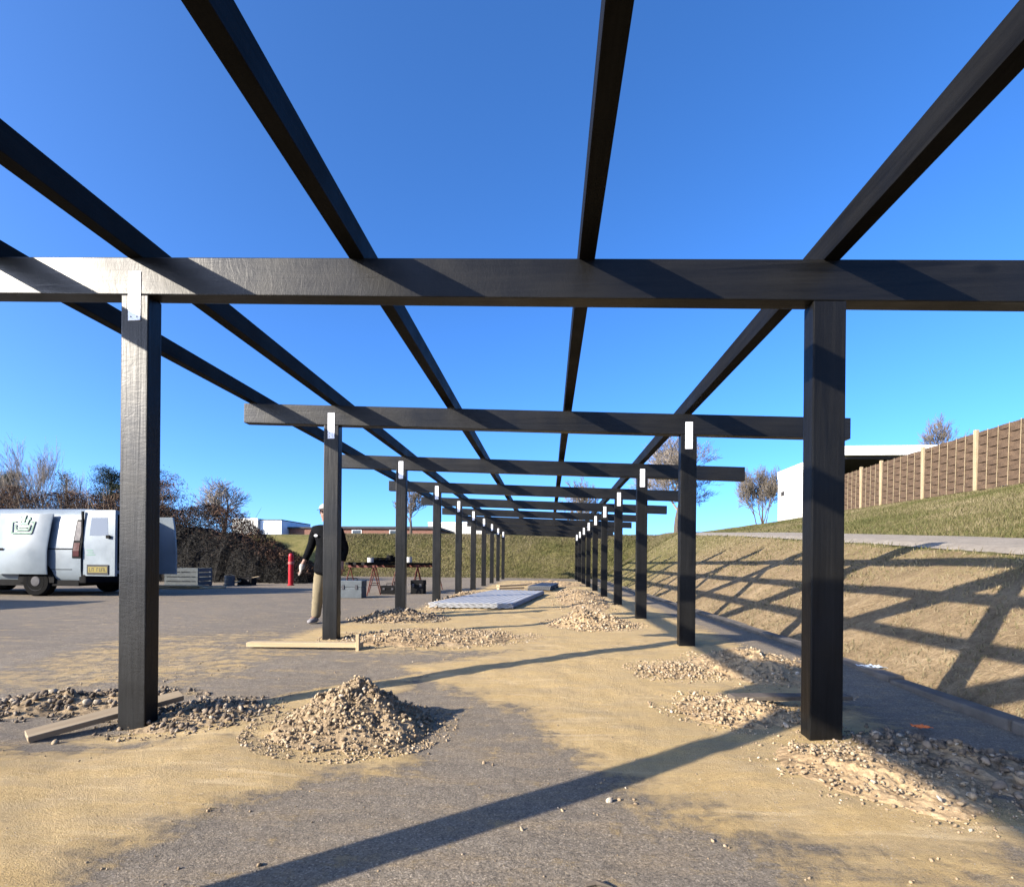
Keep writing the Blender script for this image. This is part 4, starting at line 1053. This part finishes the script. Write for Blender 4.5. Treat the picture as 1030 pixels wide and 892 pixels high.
# ------------------------------------------------------------------ buildings
def building(name, label, lo, hi, wallm, roofm, over=.2, rt=.25, windows=(), side=None, door=None):
    c = ((lo[0]+hi[0])/2, (lo[1]+hi[1])/2, lo[2]); root = empty(name, c, label=label, cat='building')
    L = lambda p: (p[0]-c[0], p[1]-c[1], p[2]-c[2])
    m = MB(); m.box(L(lo), L((hi[0], hi[1], hi[2]-rt-.003)), 0)
    m.build('wall', wallm, root)
    m = MB(); m.box(L((lo[0]-over, lo[1]-over, hi[2]-rt)), L((hi[0]+over, hi[1]+over, hi[2])), bev=.02); m.build('roof', roofm, root)
    for (xa, xb, za, zb_) in windows:
        f = MB(); f.box(L((xa, lo[1]-.05, za)), L((xb, lo[1]+.02, zb_))); w = f.build('window', FASCIA, root)
        f = MB(); f.box(L((xa+.07, lo[1]-.056, za+.07)), L((xb-.07, lo[1]-.03, zb_-.07))); f.build('pane', GLASS, w)
    return root
building('low_house', 'low brown brick house with dark flat roof far behind the person', (-25.2, 60, 2.6), (-13.3, 70, 5.1), BRICK, ROOFM, .3, .28, [(-23.6, -22.4, 3.9, 4.7), (-19, -17.6, 3.9, 4.7)])
building('low_house', 'small brown brick house between the white house and the person', (-32.4, 62, 2.6), (-27.6, 70, 5.15), BRICK, ROOFM, .2, .2)
building('flat_house', 'white flat roofed house left of the small brick house', (-38.6, 60, 2.6), (-35.4, 68, 6.05), WHITEW, FASCIA, .03, .2)
building('shaded_side', 'bluish grey annex against the white flat roofed house', (-35.36, 60.4, 2.6), (-32.6, 68, 5.95), WHITESHADE, ROOFM, .03, .12)
building('flat_house', 'long white building far behind the slim bare tree', (-17.2, 72, 2.6), (-9.2, 80, 6.6), WHITEW, FASCIA, .02, .2)
building('flat_house', 'low white building with dark left half beyond the path', (25.2, 80, 3.0), (33, 88, 5.6), WHITEW, FASCIA, .1, .3)
building('low_house', 'dark low roofed building beside the low white building', (19.5, 80.2, 3.0), (24.9, 88, 5.7), SOFFIT, ROOFM, .1, .3)
hr = empty('white_house', (20, 31, 3.3), label='white house with flat white roof edge behind the slat fence', cat='house')
m = MB(); m.box((-5.4, -2.6, -.6), (-5.15, 2.9, 3.08)); m.build('side_wall', WHITEW, hr)
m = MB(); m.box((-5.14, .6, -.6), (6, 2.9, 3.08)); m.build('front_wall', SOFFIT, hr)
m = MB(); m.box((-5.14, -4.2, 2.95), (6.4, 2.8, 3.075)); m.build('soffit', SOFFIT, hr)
m = MB(); m.box((-5.415, -4.5, 3.085), (6.6, 2.95, 3.55), bev=.01); m.build('roof', FASCIA, hr)
m = MB(); m.box((-5.425, 2.0, 1.95), (-5.395, 2.4, 2.2)); m.build('vent', SOFFIT, hr)
for xx in (-1.5, 3.0):
    m = MB(); m.box((xx, .55, .2), (xx+1.6, .63, 2.1)); w = m.build('window', FASCIA, hr); m = MB(); m.box((xx+.1, .54, .3), (xx+1.5, .56, 2.0)); m.build('pane', GLASS, w)

# ------------------------------------------------------------------ light, sky, camera
KX, KY = 1.85, 1.40
to_sun = Vector((-KX, -KY, 1)).normalized(); elev = math.asin(to_sun.z)
sun = bpy.data.lights.new('sun', 'SUN'); sun.energy = 4.7; sun.angle = R(.5); sun.color = (1., .90, .75)
so = bpy.data.objects.new('sun', sun); COL.objects.link(so); so.rotation_euler = (-to_sun).to_track_quat('-Z', 'Y').to_euler(); so.location = (-20, -15, 20)
w = bpy.data.worlds.new('World'); SC.world = w; w.use_nodes = True; nt = w.node_tree
sk = nt.nodes.new('ShaderNodeTexSky'); sk.sky_type = 'NISHITA'; sk.sun_disc = False; sk.sun_elevation = elev
sk.sun_rotation = math.atan2(to_sun.x, to_sun.y); sk.altitude = 0; sk.air_density = .5; sk.dust_density = 1.5; sk.ozone_density = 6.5
bg = nt.nodes['Background']; bg.inputs[1].default_value = .15
hs = nt.nodes.new('ShaderNodeHueSaturation'); hs.inputs['Saturation'].default_value = 1.10; hs.inputs['Value'].default_value = 1.0
nt.links.new(sk.outputs[0], hs.inputs['Color']); nt.links.new(hs.outputs[0], bg.inputs[0])

cam = bpy.data.cameras.new('camera'); co = bpy.data.objects.new('camera', cam); COL.objects.link(co); SC.camera = co
cam.sensor_width = 36; cam.lens = 18.0; cam.shift_x = 0; cam.shift_y = 120/1030; cam.clip_start = .05; cam.clip_end = 3000
th = math.atan(36.8/515); roll = .0088
Fw = Vector((-math.sin(th), math.cos(th), 0)); Rt = Vector((math.cos(th), math.sin(th), 0)); Up = Vector((0, 0, 1))
r_ = Rt*math.cos(roll)+Up*math.sin(roll); u_ = Up*math.cos(roll)-Rt*math.sin(roll)
co.matrix_world = Matrix(((r_.x, u_.x, -Fw.x, 0), (r_.y, u_.y, -Fw.y, 0), (r_.z, u_.z, -Fw.z, .9), (0, 0, 0, 1)))
SC.view_settings.view_transform = 'Standard'; SC.view_settings.look = 'None'; SC.view_settings.exposure = 1.68; SC.view_settings.gamma = 1
SC.cycles.max_bounces = 6; SC.cycles.use_denoising = True
